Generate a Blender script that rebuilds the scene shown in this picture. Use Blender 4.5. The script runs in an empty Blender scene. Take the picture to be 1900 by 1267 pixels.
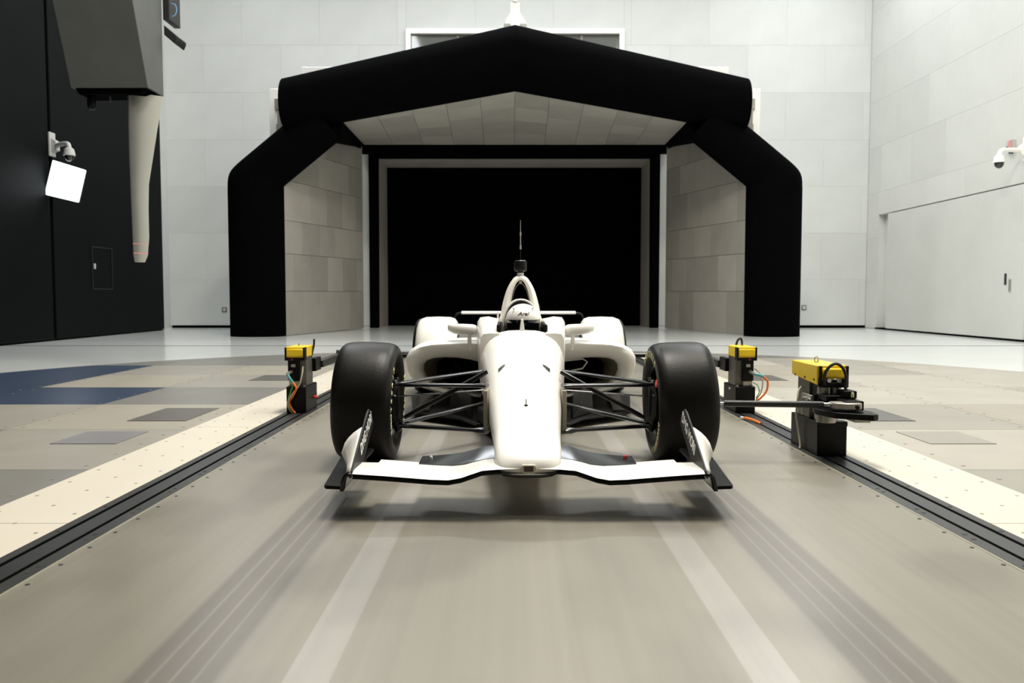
import bpy, bmesh, math, random
from mathutils import Vector, Matrix
random.seed(7)
S = bpy.context.scene
C = S.collection
PI = math.pi

# ---------------------------------------------------------------- camera
# axis of the tunnel: x = 0, y = 0 at the car's front axle, +y points away from the camera
cam = bpy.data.objects.new('camera', bpy.data.cameras.new('camera'))
C.objects.link(cam)
cam.data.sensor_width = 36.0
cam.data.lens = 1500.0 / 1900.0 * 36.0
cam.data.clip_end = 200
cam.location = (-0.067, -4.38, 0.89)
cam.rotation_euler = (math.radians(90) - math.atan(83.5 / 1500.0), 0, 0)
cam.data.dof.use_dof = True
cam.data.dof.focus_distance = 3.9
cam.data.dof.aperture_fstop = 5.0
S.camera = cam

# ---------------------------------------------------------------- world, lights, exposure
W = bpy.data.worlds.new('world'); S.world = W
W.use_nodes = True
W.node_tree.nodes['Background'].inputs[0].default_value = (0.9, 0.95, 1.0, 1)
W.node_tree.nodes['Background'].inputs[1].default_value = 0.15
S.view_settings.view_transform = 'Standard'
S.view_settings.look = 'None'
S.view_settings.gamma = 1.0
S.view_settings.use_curve_mapping = False
S.view_settings.exposure = 0.0

CEIL = 11.5
def area(name, loc, sx, sy, power, col, rot=(0, 0, 0)):
    l = bpy.data.lights.new(name, 'AREA'); l.shape = 'RECTANGLE'
    l.size = sx; l.size_y = sy; l.energy = power; l.color = col
    o = bpy.data.objects.new(name, l); o.location = loc; o.rotation_euler = rot
    C.objects.link(o); return o
WARM = (1.0, 0.95, 0.85)
COOL = (0.95, 0.98, 1.0)
for (x, y, p, c, sx, sy) in (
        (-3.2, 2.5, 500, WARM, 1.2, 5.0), (5.0, 1.5, 3000, WARM, 1.2, 5.0),
        (0.6, 1.2, 6000, WARM, 1.6, 3.6), (1.0, -3.6, 900, WARM, 3.0, 1.2),
        (-4.5, 9.0, 1900, COOL, 1.2, 6.0), (5.0, 9.0, 2400, COOL, 1.2, 6.0),
        (0.0, 14.6, 2500, COOL, 9.0, 1.2), (-7.6, 14.8, 900, COOL, 1.0, 3.0), (8.0, 15.2, 1100, COOL, 1.0, 3.0)):
    area('ceiling_lamp', (x, y, CEIL - 0.25), sx, sy, p * 0.20, c)

# ---------------------------------------------------------------- materials
MATS = {}
def mat(name, col, rough=0.5, metal=0.0, coat=0.0, spec=0.5, noise=0.0, nscale=8.0, emit=None, estr=0.0,
        bump=0.0, bscale=40.0, rnd=0.0, trans=0.0):
    m = bpy.data.materials.new(name); m.use_nodes = True
    nt = m.node_tree; b = nt.nodes['Principled BSDF']
    b.inputs['Base Color'].default_value = (*col, 1)
    b.inputs['Roughness'].default_value = rough
    b.inputs['Metallic'].default_value = metal
    b.inputs['Coat Weight'].default_value = coat
    b.inputs['Coat Roughness'].default_value = 0.08
    b.inputs['Specular IOR Level'].default_value = spec
    b.inputs['Transmission Weight'].default_value = trans
    tc = nt.nodes.new('ShaderNodeTexCoord')
    cur = None
    if noise > 0 or rnd > 0:
        rgb = nt.nodes.new('ShaderNodeRGB'); rgb.outputs[0].default_value = (*col, 1); cur = rgb.outputs[0]
    if noise > 0:
        n = nt.nodes.new('ShaderNodeTexNoise'); n.inputs['Scale'].default_value = nscale; n.inputs['Detail'].default_value = 4
        nt.links.new(tc.outputs['Object'], n.inputs['Vector'])
        mr = nt.nodes.new('ShaderNodeMapRange')
        mr.inputs['From Min'].default_value = .3; mr.inputs['From Max'].default_value = .7
        mr.inputs['To Min'].default_value = 1 - noise; mr.inputs['To Max'].default_value = 1 + noise
        nt.links.new(n.outputs[0], mr.inputs[0])
        v = nt.nodes.new('ShaderNodeVectorMath'); v.operation = 'SCALE'
        nt.links.new(cur, v.inputs[0]); nt.links.new(mr.outputs[0], v.inputs['Scale']); cur = v.outputs[0]
    if rnd > 0:
        oi = nt.nodes.new('ShaderNodeObjectInfo')
        mr = nt.nodes.new('ShaderNodeMapRange')
        mr.inputs['To Min'].default_value = 1 - rnd; mr.inputs['To Max'].default_value = 1 + rnd * .5
        nt.links.new(oi.outputs['Random'], mr.inputs[0])
        v = nt.nodes.new('ShaderNodeVectorMath'); v.operation = 'SCALE'
        nt.links.new(cur, v.inputs[0]); nt.links.new(mr.outputs[0], v.inputs['Scale']); cur = v.outputs[0]
    if cur is not None:
        nt.links.new(cur, b.inputs['Base Color'])
    if emit:
        b.inputs['Emission Color'].default_value = (*emit, 1); b.inputs['Emission Strength'].default_value = estr
    if bump > 0:
        n = nt.nodes.new('ShaderNodeTexNoise'); n.inputs['Scale'].default_value = bscale
        nt.links.new(tc.outputs['Object'], n.inputs['Vector'])
        bp = nt.nodes.new('ShaderNodeBump'); bp.inputs['Strength'].default_value = bump; bp.inputs['Distance'].default_value = .01
        nt.links.new(n.outputs[0], bp.inputs['Height']); nt.links.new(bp.outputs[0], b.inputs['Normal'])
    MATS[name] = m
    return m

M_WALL = mat('wall_paint', (.66, .67, .645), .55, noise=.035, nscale=1.2, rnd=.05)
M_WALLR = mat('wall_paint_warm', (.66, .665, .625), .55, noise=.03, nscale=1.2, rnd=.05)
M_JOINT = mat('joint_grey', (.50, .50, .48), .7, noise=.05)
M_COLL = mat('collector_paint', (.375, .352, .31), .6, noise=.05, nscale=2.0, rnd=.17)
M_COLLJ = mat('collector_joint', (.32, .30, .265), .6, noise=.05, nscale=2.0)
M_CEIL = mat('ceiling_paint', (.55, .55, .54), .8, noise=.03, nscale=1)
M_BLKWALL = mat('black_acoustic', (.0028, .004, .0044), .6, spec=.09, noise=.25, nscale=.8)
M_VELVET = mat('black_felt', (.0011, .0011, .0014), .9, spec=.03, noise=.2, nscale=3)
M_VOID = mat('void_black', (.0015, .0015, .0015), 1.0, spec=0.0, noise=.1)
M_EPOXY = mat('white_epoxy', (.80, .82, .80), .13, spec=.5, noise=.02, nscale=.7)
M_STRIP = mat('cream_steel', (.62, .57, .48), .42, noise=.025, nscale=2)
M_RAIL = mat('rail_dark', (.035, .036, .034), .42, metal=.2, noise=.2, nscale=3)
M_RAILC = mat('rail_plate', (.042, .044, .046), .36, metal=.3, noise=.15, nscale=3)
M_GROOVE = mat('groove_black', (.0012, .0012, .0012), .9, spec=.02, noise=.1)
M_TRIM = mat('belt_edge_trim', (.24, .225, .17), .5, noise=.1, nscale=6)
M_SCREW = mat('screw_dark', (.02, .018, .014), .6, noise=.1)
M_SCREWG = mat('screw_grey', (.26, .24, .20), .45, noise=.1)
M_WHITE = mat('white_gelcoat', (.92, .90, .855), .3, coat=.25, noise=.012, nscale=3)
M_CREAM = mat('cream_gelcoat', (.62, .57, .47), .4, noise=.05, nscale=6)
M_TUBS = mat('dull_composite', (.30, .27, .21), .5, noise=.1, nscale=9)
M_INNER = mat('raw_composite', (.16, .14, .09), .6, noise=.2, nscale=9)
M_CARBON = mat('carbon_gloss', (.004, .004, .0045), .2, coat=.25, spec=.35, noise=.2, nscale=30)
M_CARBONM = mat('carbon_satin', (.005, .005, .0055), .4, spec=.2, noise=.25, nscale=20)
M_FLAP = mat('grey_flap', (.07, .073, .08), .14, metal=.75, noise=.1, nscale=10)
M_RUBBER = mat('tyre_rubber', (.0055, .0046, .0038), .42, spec=.24, noise=.25, nscale=7, bump=.06, bscale=60)
M_RIM = mat('rim_dark', (.02, .02, .018), .3, metal=.6, noise=.15, nscale=9)
M_YLET = mat('lettering_cream', (.80, .74, .42), .6, noise=.1)
M_WLET = mat('lettering_white', (.85, .85, .83), .5, noise=.02)
M_KLET = mat('lettering_black', (.02, .02, .02), .5, noise=.02)
M_RED = mat('red_plastic', (.75, .05, .03), .5, noise=.05)
M_DKRED = mat('dark_red_plastic', (.16, .008, .008), .4, noise=.05)
M_PINK = mat('pale_red', (.7, .28, .26), .5, noise=.05)
M_YEL = mat('yellow_paint', (.95, .66, .006), .35, coat=.2, noise=.03, nscale=10)
M_BLKP = mat('black_anodised', (.003, .003, .0033), .38, spec=.18, noise=.2, nscale=12)
M_DKGREY = mat('dark_grey_paint', (.014, .0145, .015), .42, noise=.12, nscale=8)
M_GREYSIDE = mat('grey_steel', (.15, .145, .125), .42, metal=.5, noise=.15, nscale=12)
M_SILVER = mat('bright_steel', (.6, .59, .56), .28, metal=.9, noise=.06, nscale=10)
M_SATIN = mat('satin_aluminium', (.42, .40, .35), .36, metal=.6, noise=.04, nscale=8)
M_STRUT = mat('polished_strut', (.62, .62, .58), .3, metal=.85, noise=.02, nscale=3)
M_LGREY = mat('light_grey_plastic', (.55, .55, .52), .5, noise=.04)
M_CABK = mat('cable_black', (.012, .012, .012), .5, noise=.1)
M_CABO = mat('cable_orange', (.85, .20, .02), .5, noise=.05)
M_CABG = mat('cable_green', (.16, .42, .06), .5, noise=.05)
M_CABW = mat('cable_grey', (.48, .44, .36), .5, noise=.05)
M_TEAL = mat('cable_teal', (.08, .35, .36), .5, noise=.05)
M_BLUEC = mat('cable_blue', (.2, .45, .8), .5, noise=.05)
M_TRAV = mat('traverse_grey', (.10, .107, .101), .5, noise=.08, nscale=3)
M_TRAVS = mat('traverse_side_grey', (.060, .064, .060), .5, noise=.08, nscale=3)
M_VISOR = mat('visor_dark', (.008, .008, .009), .08, coat=.6, noise=.05)
M_GLASS = mat('window_glass', (.13, .135, .12), .06, spec=.6, noise=.05)
M_LED = mat('led_panel', (.9, .95, 1.0), .4, emit=(.93, .97, 1.0), estr=2.4, noise=.01)
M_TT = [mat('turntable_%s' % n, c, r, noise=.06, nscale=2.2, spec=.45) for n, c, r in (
    ('grey', (.29, .275, .24), .38), ('tan', (.32, .295, .245), .42), ('pale', (.37, .35, .305), .42),
    ('mid', (.20, .195, .18), .34), ('dark', (.105, .10, .09), .38), ('blue_sheen', (.045, .065, .11), .28),  # bluish tone of the sixth entry is reflected light put into the base colour
    ('violet', (.20, .195, .205), .38))]

def belt_material():
    m = bpy.data.materials.new('belt_steel'); m.use_nodes = True
    nt = m.node_tree; b = nt.nodes['Principled BSDF']; L = nt.links.new
    b.inputs['Specular IOR Level'].default_value = .5
    tc = nt.nodes.new('ShaderNodeTexCoord')
    sx = nt.nodes.new('ShaderNodeSeparateXYZ'); L(tc.outputs['Object'], sx.inputs[0])
    ab = nt.nodes.new('ShaderNodeMath'); ab.operation = 'ABSOLUTE'; L(sx.outputs[0], ab.inputs[0])
    # across-the-belt bands: worn tyre tracks and two cleaner lanes, run in along the whole belt
    rp = nt.nodes.new('ShaderNodeValToRGB'); e = rp.color_ramp.elements
    base = (.265, .246, .207, 1); lane = (.33, .312, .282, 1); trk = (.18, .167, .147, 1); lt = (.246, .232, .20, 1)
    stops = [(0, base), (.488, base), (.490, lane), (.598, lane), (.600, base), (.70, base), (.745, lt), (.765, trk), (.800, trk),
             (.806, lt), (.812, trk), (.852, trk), (.858, base), (.864, trk), (.905, trk), (.912, lt), (.92, trk), (.955, trk), (.975, base), (1.0, base)]
    rp.color_ramp.interpolation = 'LINEAR'
    e[0].position = 0; e[0].color = base; e[1].position = 1; e[1].color = base
    for p, c in stops[1:-1]:
        x = e.new(p); x.color = c
    L(ab.outputs[0], rp.inputs[0])
    # faint long streaks
    mp = nt.nodes.new('ShaderNodeMapping'); mp.inputs['Scale'].default_value = (22, .12, 1); L(tc.outputs['Object'], mp.inputs[0])
    n1 = nt.nodes.new('ShaderNodeTexNoise'); n1.inputs['Scale'].default_value = 1.0; n1.inputs['Detail'].default_value = 5; L(mp.outputs[0], n1.inputs['Vector'])
    mr = nt.nodes.new('ShaderNodeMapRange'); mr.inputs['From Min'].default_value = .3; mr.inputs['From Max'].default_value = .7
    mr.inputs['To Min'].default_value = .95; mr.inputs['To Max'].default_value = 1.05; L(n1.outputs[0], mr.inputs[0])
    # broad soft stains
    mp2 = nt.nodes.new('ShaderNodeMapping'); mp2.inputs['Scale'].default_value = (1.1, .75, 1); mp2.inputs['Location'].default_value = (3.1, .4, 0)
    L(tc.outputs['Object'], mp2.inputs[0])
    n2 = nt.nodes.new('ShaderNodeTexNoise'); n2.inputs['Scale'].default_value = 1.3; n2.inputs['Detail'].default_value = 2; L(mp2.outputs[0], n2.inputs['Vector'])
    mr2 = nt.nodes.new('ShaderNodeMapRange'); mr2.inputs['From Min'].default_value = .40; mr2.inputs['From Max'].default_value = .52
    mr2.inputs['To Min'].default_value = .84; mr2.inputs['To Max'].default_value = 1.03; L(n2.outputs[0], mr2.inputs[0])
    mu = nt.nodes.new('ShaderNodeMath'); mu.operation = 'MULTIPLY'; L(mr.outputs[0], mu.inputs[0]); L(mr2.outputs[0], mu.inputs[1])
    v = nt.nodes.new('ShaderNodeVectorMath'); v.operation = 'SCALE'; L(rp.outputs[0], v.inputs[0]); L(mu.outputs[0], v.inputs['Scale'])
    L(v.outputs[0], b.inputs['Base Color'])
    b.inputs['Roughness'].default_value = .33
    b.inputs['Anisotropic'].default_value = .6
    tg = nt.nodes.new('ShaderNodeCombineXYZ'); tg.inputs[1].default_value = 1.0; L(tg.outputs[0], b.inputs['Tangent'])
    b.inputs['Metallic'].default_value = .24
    return m
M_BELT = belt_material()

def rib_material():
    m = bpy.data.materials.new('ribbed_carbon'); m.use_nodes = True
    nt = m.node_tree; b = nt.nodes['Principled BSDF']; L = nt.links.new
    b.inputs['Base Color'].default_value = (.005, .0052, .005, 1); b.inputs['Roughness'].default_value = .4; b.inputs['Specular IOR Level'].default_value = .1
    tc = nt.nodes.new('ShaderNodeTexCoord')
    w = nt.nodes.new('ShaderNodeTexWave'); w.bands_direction = 'Y'; w.inputs['Scale'].default_value = 22
    L(tc.outputs['Object'], w.inputs['Vector'])
    bp = nt.nodes.new('ShaderNodeBump'); bp.inputs['Strength'].default_value = .9; bp.inputs['Distance'].default_value = .004
    L(w.outputs[1], bp.inputs['Height']); L(bp.outputs[0], b.inputs['Normal'])
    return m
M_RIB = rib_material()

# ---------------------------------------------------------------- mesh helpers
class MB:
    def __init__(s): s.v = []; s.f = []
    def add(s, vs, fs):
        o = len(s.v); s.v += [tuple(p) for p in vs]; s.f += [tuple(i + o for i in f) for f in fs]; return s
    def box(s, x0, x1, y0, y1, z0, z1):
        x0, x1 = min(x0, x1), max(x0, x1); y0, y1 = min(y0, y1), max(y0, y1)
        return s.add([(x0, y0, z0), (x1, y0, z0), (x1, y1, z0), (x0, y1, z0), (x0, y0, z1), (x1, y0, z1), (x1, y1, z1), (x0, y1, z1)],
                     [(0, 3, 2, 1), (4, 5, 6, 7), (0, 1, 5, 4), (1, 2, 6, 5), (2, 3, 7, 6), (3, 0, 4, 7)])
    def loft(s, rings, cap0=True, cap1=True, closed=True):
        n = len(rings[0]); vs = [p for r in rings for p in r]; fs = []
        for i in range(len(rings) - 1):
            for j in range(n if closed else n - 1):
                k = (j + 1) % n
                fs.append((i * n + j, i * n + k, (i + 1) * n + k, (i + 1) * n + j))
        if cap0: fs.append(tuple(range(n - 1, -1, -1)))
        if cap1: fs.append(tuple((len(rings) - 1) * n + j for j in range(n)))
        return s.add(vs, fs)
    def tube(s, pts, r, n=8, flat=1.0, flat_axis=None):
        pts = [Vector(p) for p in pts]; rs = r if isinstance(r, (list, tuple)) else [r] * len(pts)
        rings = []; prev = None
        for i, p in enumerate(pts):
            a = pts[max(i - 1, 0)]; b = pts[min(i + 1, len(pts) - 1)]
            t = (b - a).normalized()
            if prev is None:
                u = Vector((0, 0, 1)).cross(t)
                if u.length < .05: u = Vector((1, 0, 0)).cross(t)
                u.normalize()
            else:
                u = (prev - t * prev.dot(t)).normalized()
            prev = u; w = t.cross(u)
            rings.append([p + (u * math.cos(q * 2 * PI / n) + w * flat * math.sin(q * 2 * PI / n)) * rs[i] for q in range(n)])
        return s.loft(rings)
    def cyl(s, p0, p1, r0, r1=None, n=16):
        return s.tube([p0, p1], [r0, r0 if r1 is None else r1], n)
    def lathe(s, prof, axis='z', c=(0, 0, 0), n=32, closed=False, rot0=0.0):
        rings = []
        for k in range(n):
            a = rot0 + 2 * PI * k / n; ring = []
            for (h, r) in prof:
                q, w = r * math.cos(a), r * math.sin(a)
                p = {'z': (q, w, h), 'x': (h, q, w), 'y': (q, h, w)}[axis]
                ring.append((c[0] + p[0], c[1] + p[1], c[2] + p[2]))
            rings.append(ring)
        m = len(prof); vs = [p for r in rings for p in r]; fs = []
        for k in range(n):
            kk = (k + 1) % n
            for j in range(m if closed else m - 1):
                jj = (j + 1) % m
                fs.append((k * m + j, k * m + jj, kk * m + jj, kk * m + j))
        return s.add(vs, fs)
    def prism(s, poly, axis, lo, hi):
        def P(a, b, h): return {'x': (h, a, b), 'y': (a, h, b), 'z': (a, b, h)}[axis]
        n = len(poly)
        return s.loft([[P(a, b, lo) for a, b in poly], [P(a, b, hi) for a, b in poly]])
    def build(s, name, m, parent=None, bevel=0, subs=0, smooth=35, seg=2, solid=0):
        me = bpy.data.meshes.new(name)
        bm = bmesh.new()
        vv = [bm.verts.new(p) for p in s.v]
        for f in s.f:
            try: bm.faces.new([vv[i] for i in f])
            except ValueError: pass
        bmesh.ops.remove_doubles(bm, verts=bm.verts, dist=1e-5)
        bmesh.ops.recalc_face_normals(bm, faces=bm.faces)
        for f in bm.faces: f.smooth = True
        bm.to_mesh(me); bm.free()
        me.materials.append(m)
        o = bpy.data.objects.new(name, me); C.objects.link(o)
        if subs == 0 or bevel: me.set_sharp_from_angle(angle=math.radians(smooth))
        if solid:
            md = o.modifiers.new('s', 'SOLIDIFY'); md.thickness = solid; md.offset = 0
        if bevel:
            md = o.modifiers.new('b', 'BEVEL'); md.width = bevel; md.segments = seg; md.limit_method = 'ANGLE'; md.angle_limit = math.radians(38)
            md.harden_normals = False
        if subs:
            md = o.modifiers.new('u', 'SUBSURF'); md.levels = subs; md.render_levels = subs
        if parent is not None: o.parent = parent
        return o

def empty(name, loc=(0, 0, 0)):
    o = bpy.data.objects.new(name, None); o.location = loc; o.empty_display_size = .1; C.objects.link(o); return o
def tag(o, label, cat=None, group=None, kind=None):
    o['label'] = label
    if cat: o['category'] = cat
    if group: o['group'] = group
    if kind: o['kind'] = kind
    return o
def struct(o, label=None, cat=None):
    o['kind'] = 'structure'
    if label: o['label'] = label
    if cat: o['category'] = cat
    return o
def arc(cx, cz, rx, rz, a0, a1, n):
    return [(cx + rx * math.cos(math.radians(a0 + (a1 - a0) * i / n)), cz + rz * math.sin(math.radians(a0 + (a1 - a0) * i / n))) for i in range(n + 1)]
def smooth_path(pts, k=6):
    P = [Vector(p) for p in pts]; P = [P[0] * 2 - P[1]] + P + [P[-1] * 2 - P[-2]]; out = []
    for i in range(1, len(P) - 2):
        for j in range(k):
            t = j / k
            out.append(.5 * ((2 * P[i]) + (P[i + 1] - P[i - 1]) * t + (2 * P[i - 1] - 5 * P[i] + 4 * P[i + 1] - P[i + 2]) * t * t
                             + (3 * P[i] - P[i - 1] - 3 * P[i + 1] + P[i + 2]) * t ** 3))
    out.append(P[-2]); return out
_font_cache = {}
def text_geo(txt, size, depth=.002, bold=0.0, shear=0.0, align='CENTER'):
    cu = bpy.data.curves.new('lettering', 'FONT'); cu.body = txt; cu.size = size; cu.extrude = depth / 2; cu.offset = bold
    cu.shear = shear; cu.align_x = align; cu.align_y = 'CENTER'; cu.resolution_u = 3
    o = bpy.data.objects.new('lettering', cu); C.objects.link(o)
    bpy.context.view_layer.update()
    me = bpy.data.meshes.new_from_object(o.evaluated_get(bpy.context.evaluated_depsgraph_get()))
    vs = [v.co.copy() for v in me.vertices]; fs = [tuple(p.vertices) for p in me.polygons]
    bpy.data.objects.remove(o); bpy.data.curves.remove(cu); bpy.data.meshes.remove(me)
    return vs, fs

# ================================================================= THE ROOM
XL, XR, YB, YF = -9.35, 10.1, 18.9, -12.0      # black door face, right wall, back wall, wall behind the camera

fl = MB(); fl.box(XL - 2, XR + 2, YF, 24, -.3, -.012)
struct(fl.build('floor', M_EPOXY), 'glossy white epoxy floor around the turntable', 'floor')
jt = MB(); jt.box(XL + 0.05, XR - .05, 10.35, 10.43, -.012, -.0105)
struct(jt.build('trim_1', M_RAIL), 'thin dark joint line across the white floor', 'trim')
ce = MB(); ce.box(XL - 2, XR + 2, YF, YB + .2, CEIL, CEIL + .2)
struct(ce.build('ceiling', M_CEIL))

def poly_clip_rect(poly, x0, x1, y0, y1):
    def cl(p, ins, inter):
        out = []
        for i in range(len(p)):
            a, b = p[i - 1], p[i]
            if ins(b):
                if not ins(a): out.append(inter(a, b))
                out.append(b)
            elif ins(a): out.append(inter(a, b))
        return out
    def ix(c): return lambda a, b: (c, a[1] + (b[1] - a[1]) * (c - a[0]) / (b[0] - a[0]))
    def iy(c): return lambda a, b: (a[0] + (b[0] - a[0]) * (c - a[1]) / (b[1] - a[1]), c)
    for ins, it in ((lambda p: p[0] >= x0, ix(x0)), (lambda p: p[0] <= x1, ix(x1)), (lambda p: p[1] >= y0, iy(y0)), (lambda p: p[1] <= y1, iy(y1))):
        if not poly: return poly
        poly = cl(poly, ins, it)
    return poly

# ---- back wall with the collector duct opening
OX, OZ = 4.02, 4.93        # half width and height of the duct opening
wb = MB()
wb.box(XL - 2, -OX - .12, YB + .03, YB + .3, -.3, CEIL); wb.box(OX + .12, XR + 2, YB + .03, YB + .3, -.3, CEIL)
wb.box(-OX - .12, OX + .12, YB + .03, YB + .3, OZ + .12, CEIL)
wall_back = struct(wb.build('wall_back', M_WALL), 'pale grey panelled back wall behind the black arch', 'wall')
panel_meshes = {}
def wall_panel(parent, name, origin, U, V, N, w, h, m, t=.03):
    """one rectangular wall panel w x h, its lower corner at origin, spanned by U, V, proud along N"""
    key = (round(w, 3), round(h, 3), tuple(U), tuple(N), m.name)
    if key not in panel_meshes:
        b = MB(); U_, V_, N_ = Vector(U), Vector(V), Vector(N); g = .0008
        q = [U_ * g + V_ * g, U_ * (w - g) + V_ * g, U_ * (w - g) + V_ * (h - g), U_ * g + V_ * (h - g)]
        c = .002
        q2 = [U_ * (g + c) + V_ * (g + c), U_ * (w - g - c) + V_ * (g + c), U_ * (w - g - c) + V_ * (h - g - c), U_ * (g + c) + V_ * (h - g - c)]
        b.loft([q, [p + N_ * (t - c) for p in q], [p + N_ * t for p in q2]], cap0=False)
        o = b.build(name, m, parent); panel_meshes[key] = o.data
    else:
        o = bpy.data.objects.new(name, panel_meshes[key]); C.objects.link(o); o.parent = parent
    o.location = origin
    return o
def panel_field(parent, a0, a1, z0, z1, pw, ph, place, holes, off=.5):
    """rows of staggered panels over a0..a1 x z0..z1, cut around holes"""
    z = z0; row = 0
    while z < z1 - .01:
        zz = min(z + ph, z1)
        a = a0 - (pw * off if row % 2 else 0)
        while a < a1 - .01:
            b, e = max(a, a0), min(a + pw, a1)
            if e - b > .05:
                rects = [(b, e, z, zz)]
                for (h0, h1, k0, k1) in holes:
                    nr = []
                    for (p, q, r, s_) in rects:
                        if q <= h0 + 1e-6 or p >= h1 - 1e-6 or s_ <= k0 + 1e-6 or r >= k1 - 1e-6: nr.append((p, q, r, s_)); continue
                        if p < h0: nr.append((p, h0, r, s_))
                        if q > h1: nr.append((h1, q, r, s_))
                        if s_ > k1: nr.append((max(p, h0), min(q, h1), k1, s_))
                        if r < k0: nr.append((max(p, h0), min(q, h1), r, k0))
                    rects = nr
                for (p, q, r, s_) in rects:
                    if q - p > .04 and s_ - r > .04: place(p, q, r, s_)
            a += pw
        z = zz; row += 1
WIN = (-3.06, 3.10, 6.35, 8.42)
panel_field(wall_back, XL - .55, XR, .06, CEIL, 2.2, 1.32,
            lambda p, q, r, s_: wall_panel(wall_back, 'wall_panel', (p, YB + .03, r), (1, 0, 0), (0, 0, 1), (0, -1, 0), q - p, s_ - r, M_WALL),
            [(-OX - .12, OX + .12, 0, OZ + .12), WIN])
bb = MB(); bb.box(XL - .5, -5.0, YB - .012, YB + .05, -.012, .06); bb.box(5.0, XR, YB - .012, YB + .05, -.012, .06)
struct(bb.build('baseboard_back', M_GROOVE))

# observation window high on the back wall
w = MB(); x0, x1, z0, z1 = WIN; fw = .14
for b in ((x0, x1, z1 - fw, z1), (x0, x1, z0, z0 + fw), (x0, x0 + fw, z0 + fw, z1 - fw), (x1 - fw, x1, z0 + fw, z1 - fw)):
    w.box(b[0], b[1], YB - .10, YB + .03, b[2], b[3])
win = struct(w.build('window_1', M_WHITE, bevel=.008), 'white framed observation window above the black arch', 'window')
g = MB(); g.box(x0 + fw, x1 - fw, YB + .02, YB + .03, z0 + fw, z1 - fw); g.build('window_pane', M_GLASS, win)
g = MB()
for xx in (-1.6, .1, 1.9): g.box(xx - .03, xx + .03, YB - .01, YB + .019, z0 + fw, z1 - fw)
g.build('mullion', M_GREYSIDE, win)

# duct behind the opening: black padded frame, pale lining, black inside
d = MB()
for b in ((-OX - .12, -OX + .12, 0, OZ + .12), (OX - .12, OX + .12, 0, OZ + .12), (-OX + .12, OX - .12, OZ - .10, OZ + .12)):
    d.box(b[0], b[1], YB - .12, YB + .14, b[2] - .012, b[3])
duct = empty('diffuser_duct', (0, YB, 0))
tag(duct, 'black duct mouth at the back of the collector', 'duct')
def put(o, root):
    o.parent = root; o.matrix_parent_inverse = Matrix.Translation(-root.location); return o
put(d.build('padded_frame', M_VELVET, bevel=.02), duct)
d = MB(); ix, iz = OX - .12, OZ - .10
d.box(-ix - .1, -ix, YB + .14, YB + 1.75, -.012, iz + .1); d.box(ix, ix + .1, YB + .14, YB + 1.75, -.012, iz + .1); d.box(-ix, ix, YB + .14, YB + 1.75, iz, iz + .1)
put(d.build('lining', M_COLL), duct)
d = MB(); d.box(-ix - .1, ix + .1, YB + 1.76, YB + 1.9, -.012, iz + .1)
put(d.build('dark_depth_sheet', M_VOID), duct)  # black sheet in place of the unlit depth of the diffuser

# ---- right wall with a big sliding door standing in a recess
wr = MB()
DZ = 3.15; DY0, DY1 = 11.50, 18.2
wr.box(XR + .03, XR + .3, YF, DY0, -.3, CEIL); wr.box(XR + .03, XR + .3, DY1, YB + .3, -.3, CEIL); wr.box(XR + .03, XR + .3, DY0, DY1, DZ, CEIL)
wr.box(XR + .20, XR + .31, DY0 - .1, DY1 + .1, -.31, DZ + .1)
wall_right = struct(wr.build('wall_right', M_WALLR), 'pale panelled wall on the right above the sliding door', 'wall')
panel_field(wall_right, 4.0, YB - .01, .0, CEIL, 1.66, 1.26,
            lambda p, q, r, s_: wall_panel(wall_right, 'wall_panel', (XR + .03, p, r), (0, 1, 0), (0, 0, 1), (-1, 0, 0), q - p, s_ - r, M_WALLR),
            [(DY0, DY1, -1, DZ)])
dr = MB(); dr.box(XR - .04, XR + .14, DY0 + .12, 17.55, .03, DZ - .035)
door = struct(dr.build('door_1', M_WALLR, bevel=.01), 'large pale sliding door with two small dark latches', 'door')
dd = MB()
dd.box(XR - .055, XR - .038, 12.22, 12.28, 1.13, 1.36); dd.build('latch', M_DKGREY, door, bevel=.004)
dd = MB(); dd.box(XR - .06, XR - .038, 12.06, 12.12, .99, 1.24); dd.build('latch', M_SATIN, door, bevel=.004)
dd = MB(); dd.box(XR - .03, XR + .4, DY0, DY1, -.012, .028); struct(dd.build('baseboard_right', M_GROOVE))

# ---- left: black acoustic doors in front of the pale side wall
wl = MB(); wl.box(XL - .75, XL - .55, YF, YB + .03, -.3, CEIL); wl.box(XL - .55, XL + .0, 17.22, 17.30, -.3, CEIL)
struct(wl.build('wall_left', M_WALL), 'pale strip of side wall beside the black doors', 'wall')
seams = [-6.0, -.4, 5.6, 12.05, 17.2]
dl = MB(); dl.box(XL - .5, XL - .06, seams[0], seams[-1], -.012, CEIL)
bd = struct(dl.build('door_2', M_BLKWALL), 'tall black acoustic doors along the left wall', 'door')
for a, b in zip(seams[:-1], seams[1:]):
    q = MB(); q.box(XL - .06, XL, a + .05, b - (.05 if b < 17 else 0), .035, CEIL - .02); q.build('door_leaf', M_BLKWALL, bd, bevel=.012)
q = MB()
for (y0, y1, z0, z1) in ((13.55, 13.57, 1.05, 2.0), (14.43, 14.45, 1.05, 2.0), (13.57, 14.43, 1.98, 2.0), (13.57, 14.43, 1.05, 1.07)):
    q.box(XL, XL + .012, y0, y1, z0, z1)
q.build('hatch_frame', M_DKGREY, bd)
q = MB(); q.box(XL, XL + .03, 13.62, 13.67, 1.50, 1.62); q.build('hatch_latch', M_LGREY, bd, bevel=.005)

# ---- wall behind the camera
wf = MB(); wf.box(XL - .55, XR + .03, YF - .2, YF, -.3, CEIL)
struct(wf.build('wall_front', M_BLKWALL))

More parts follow.
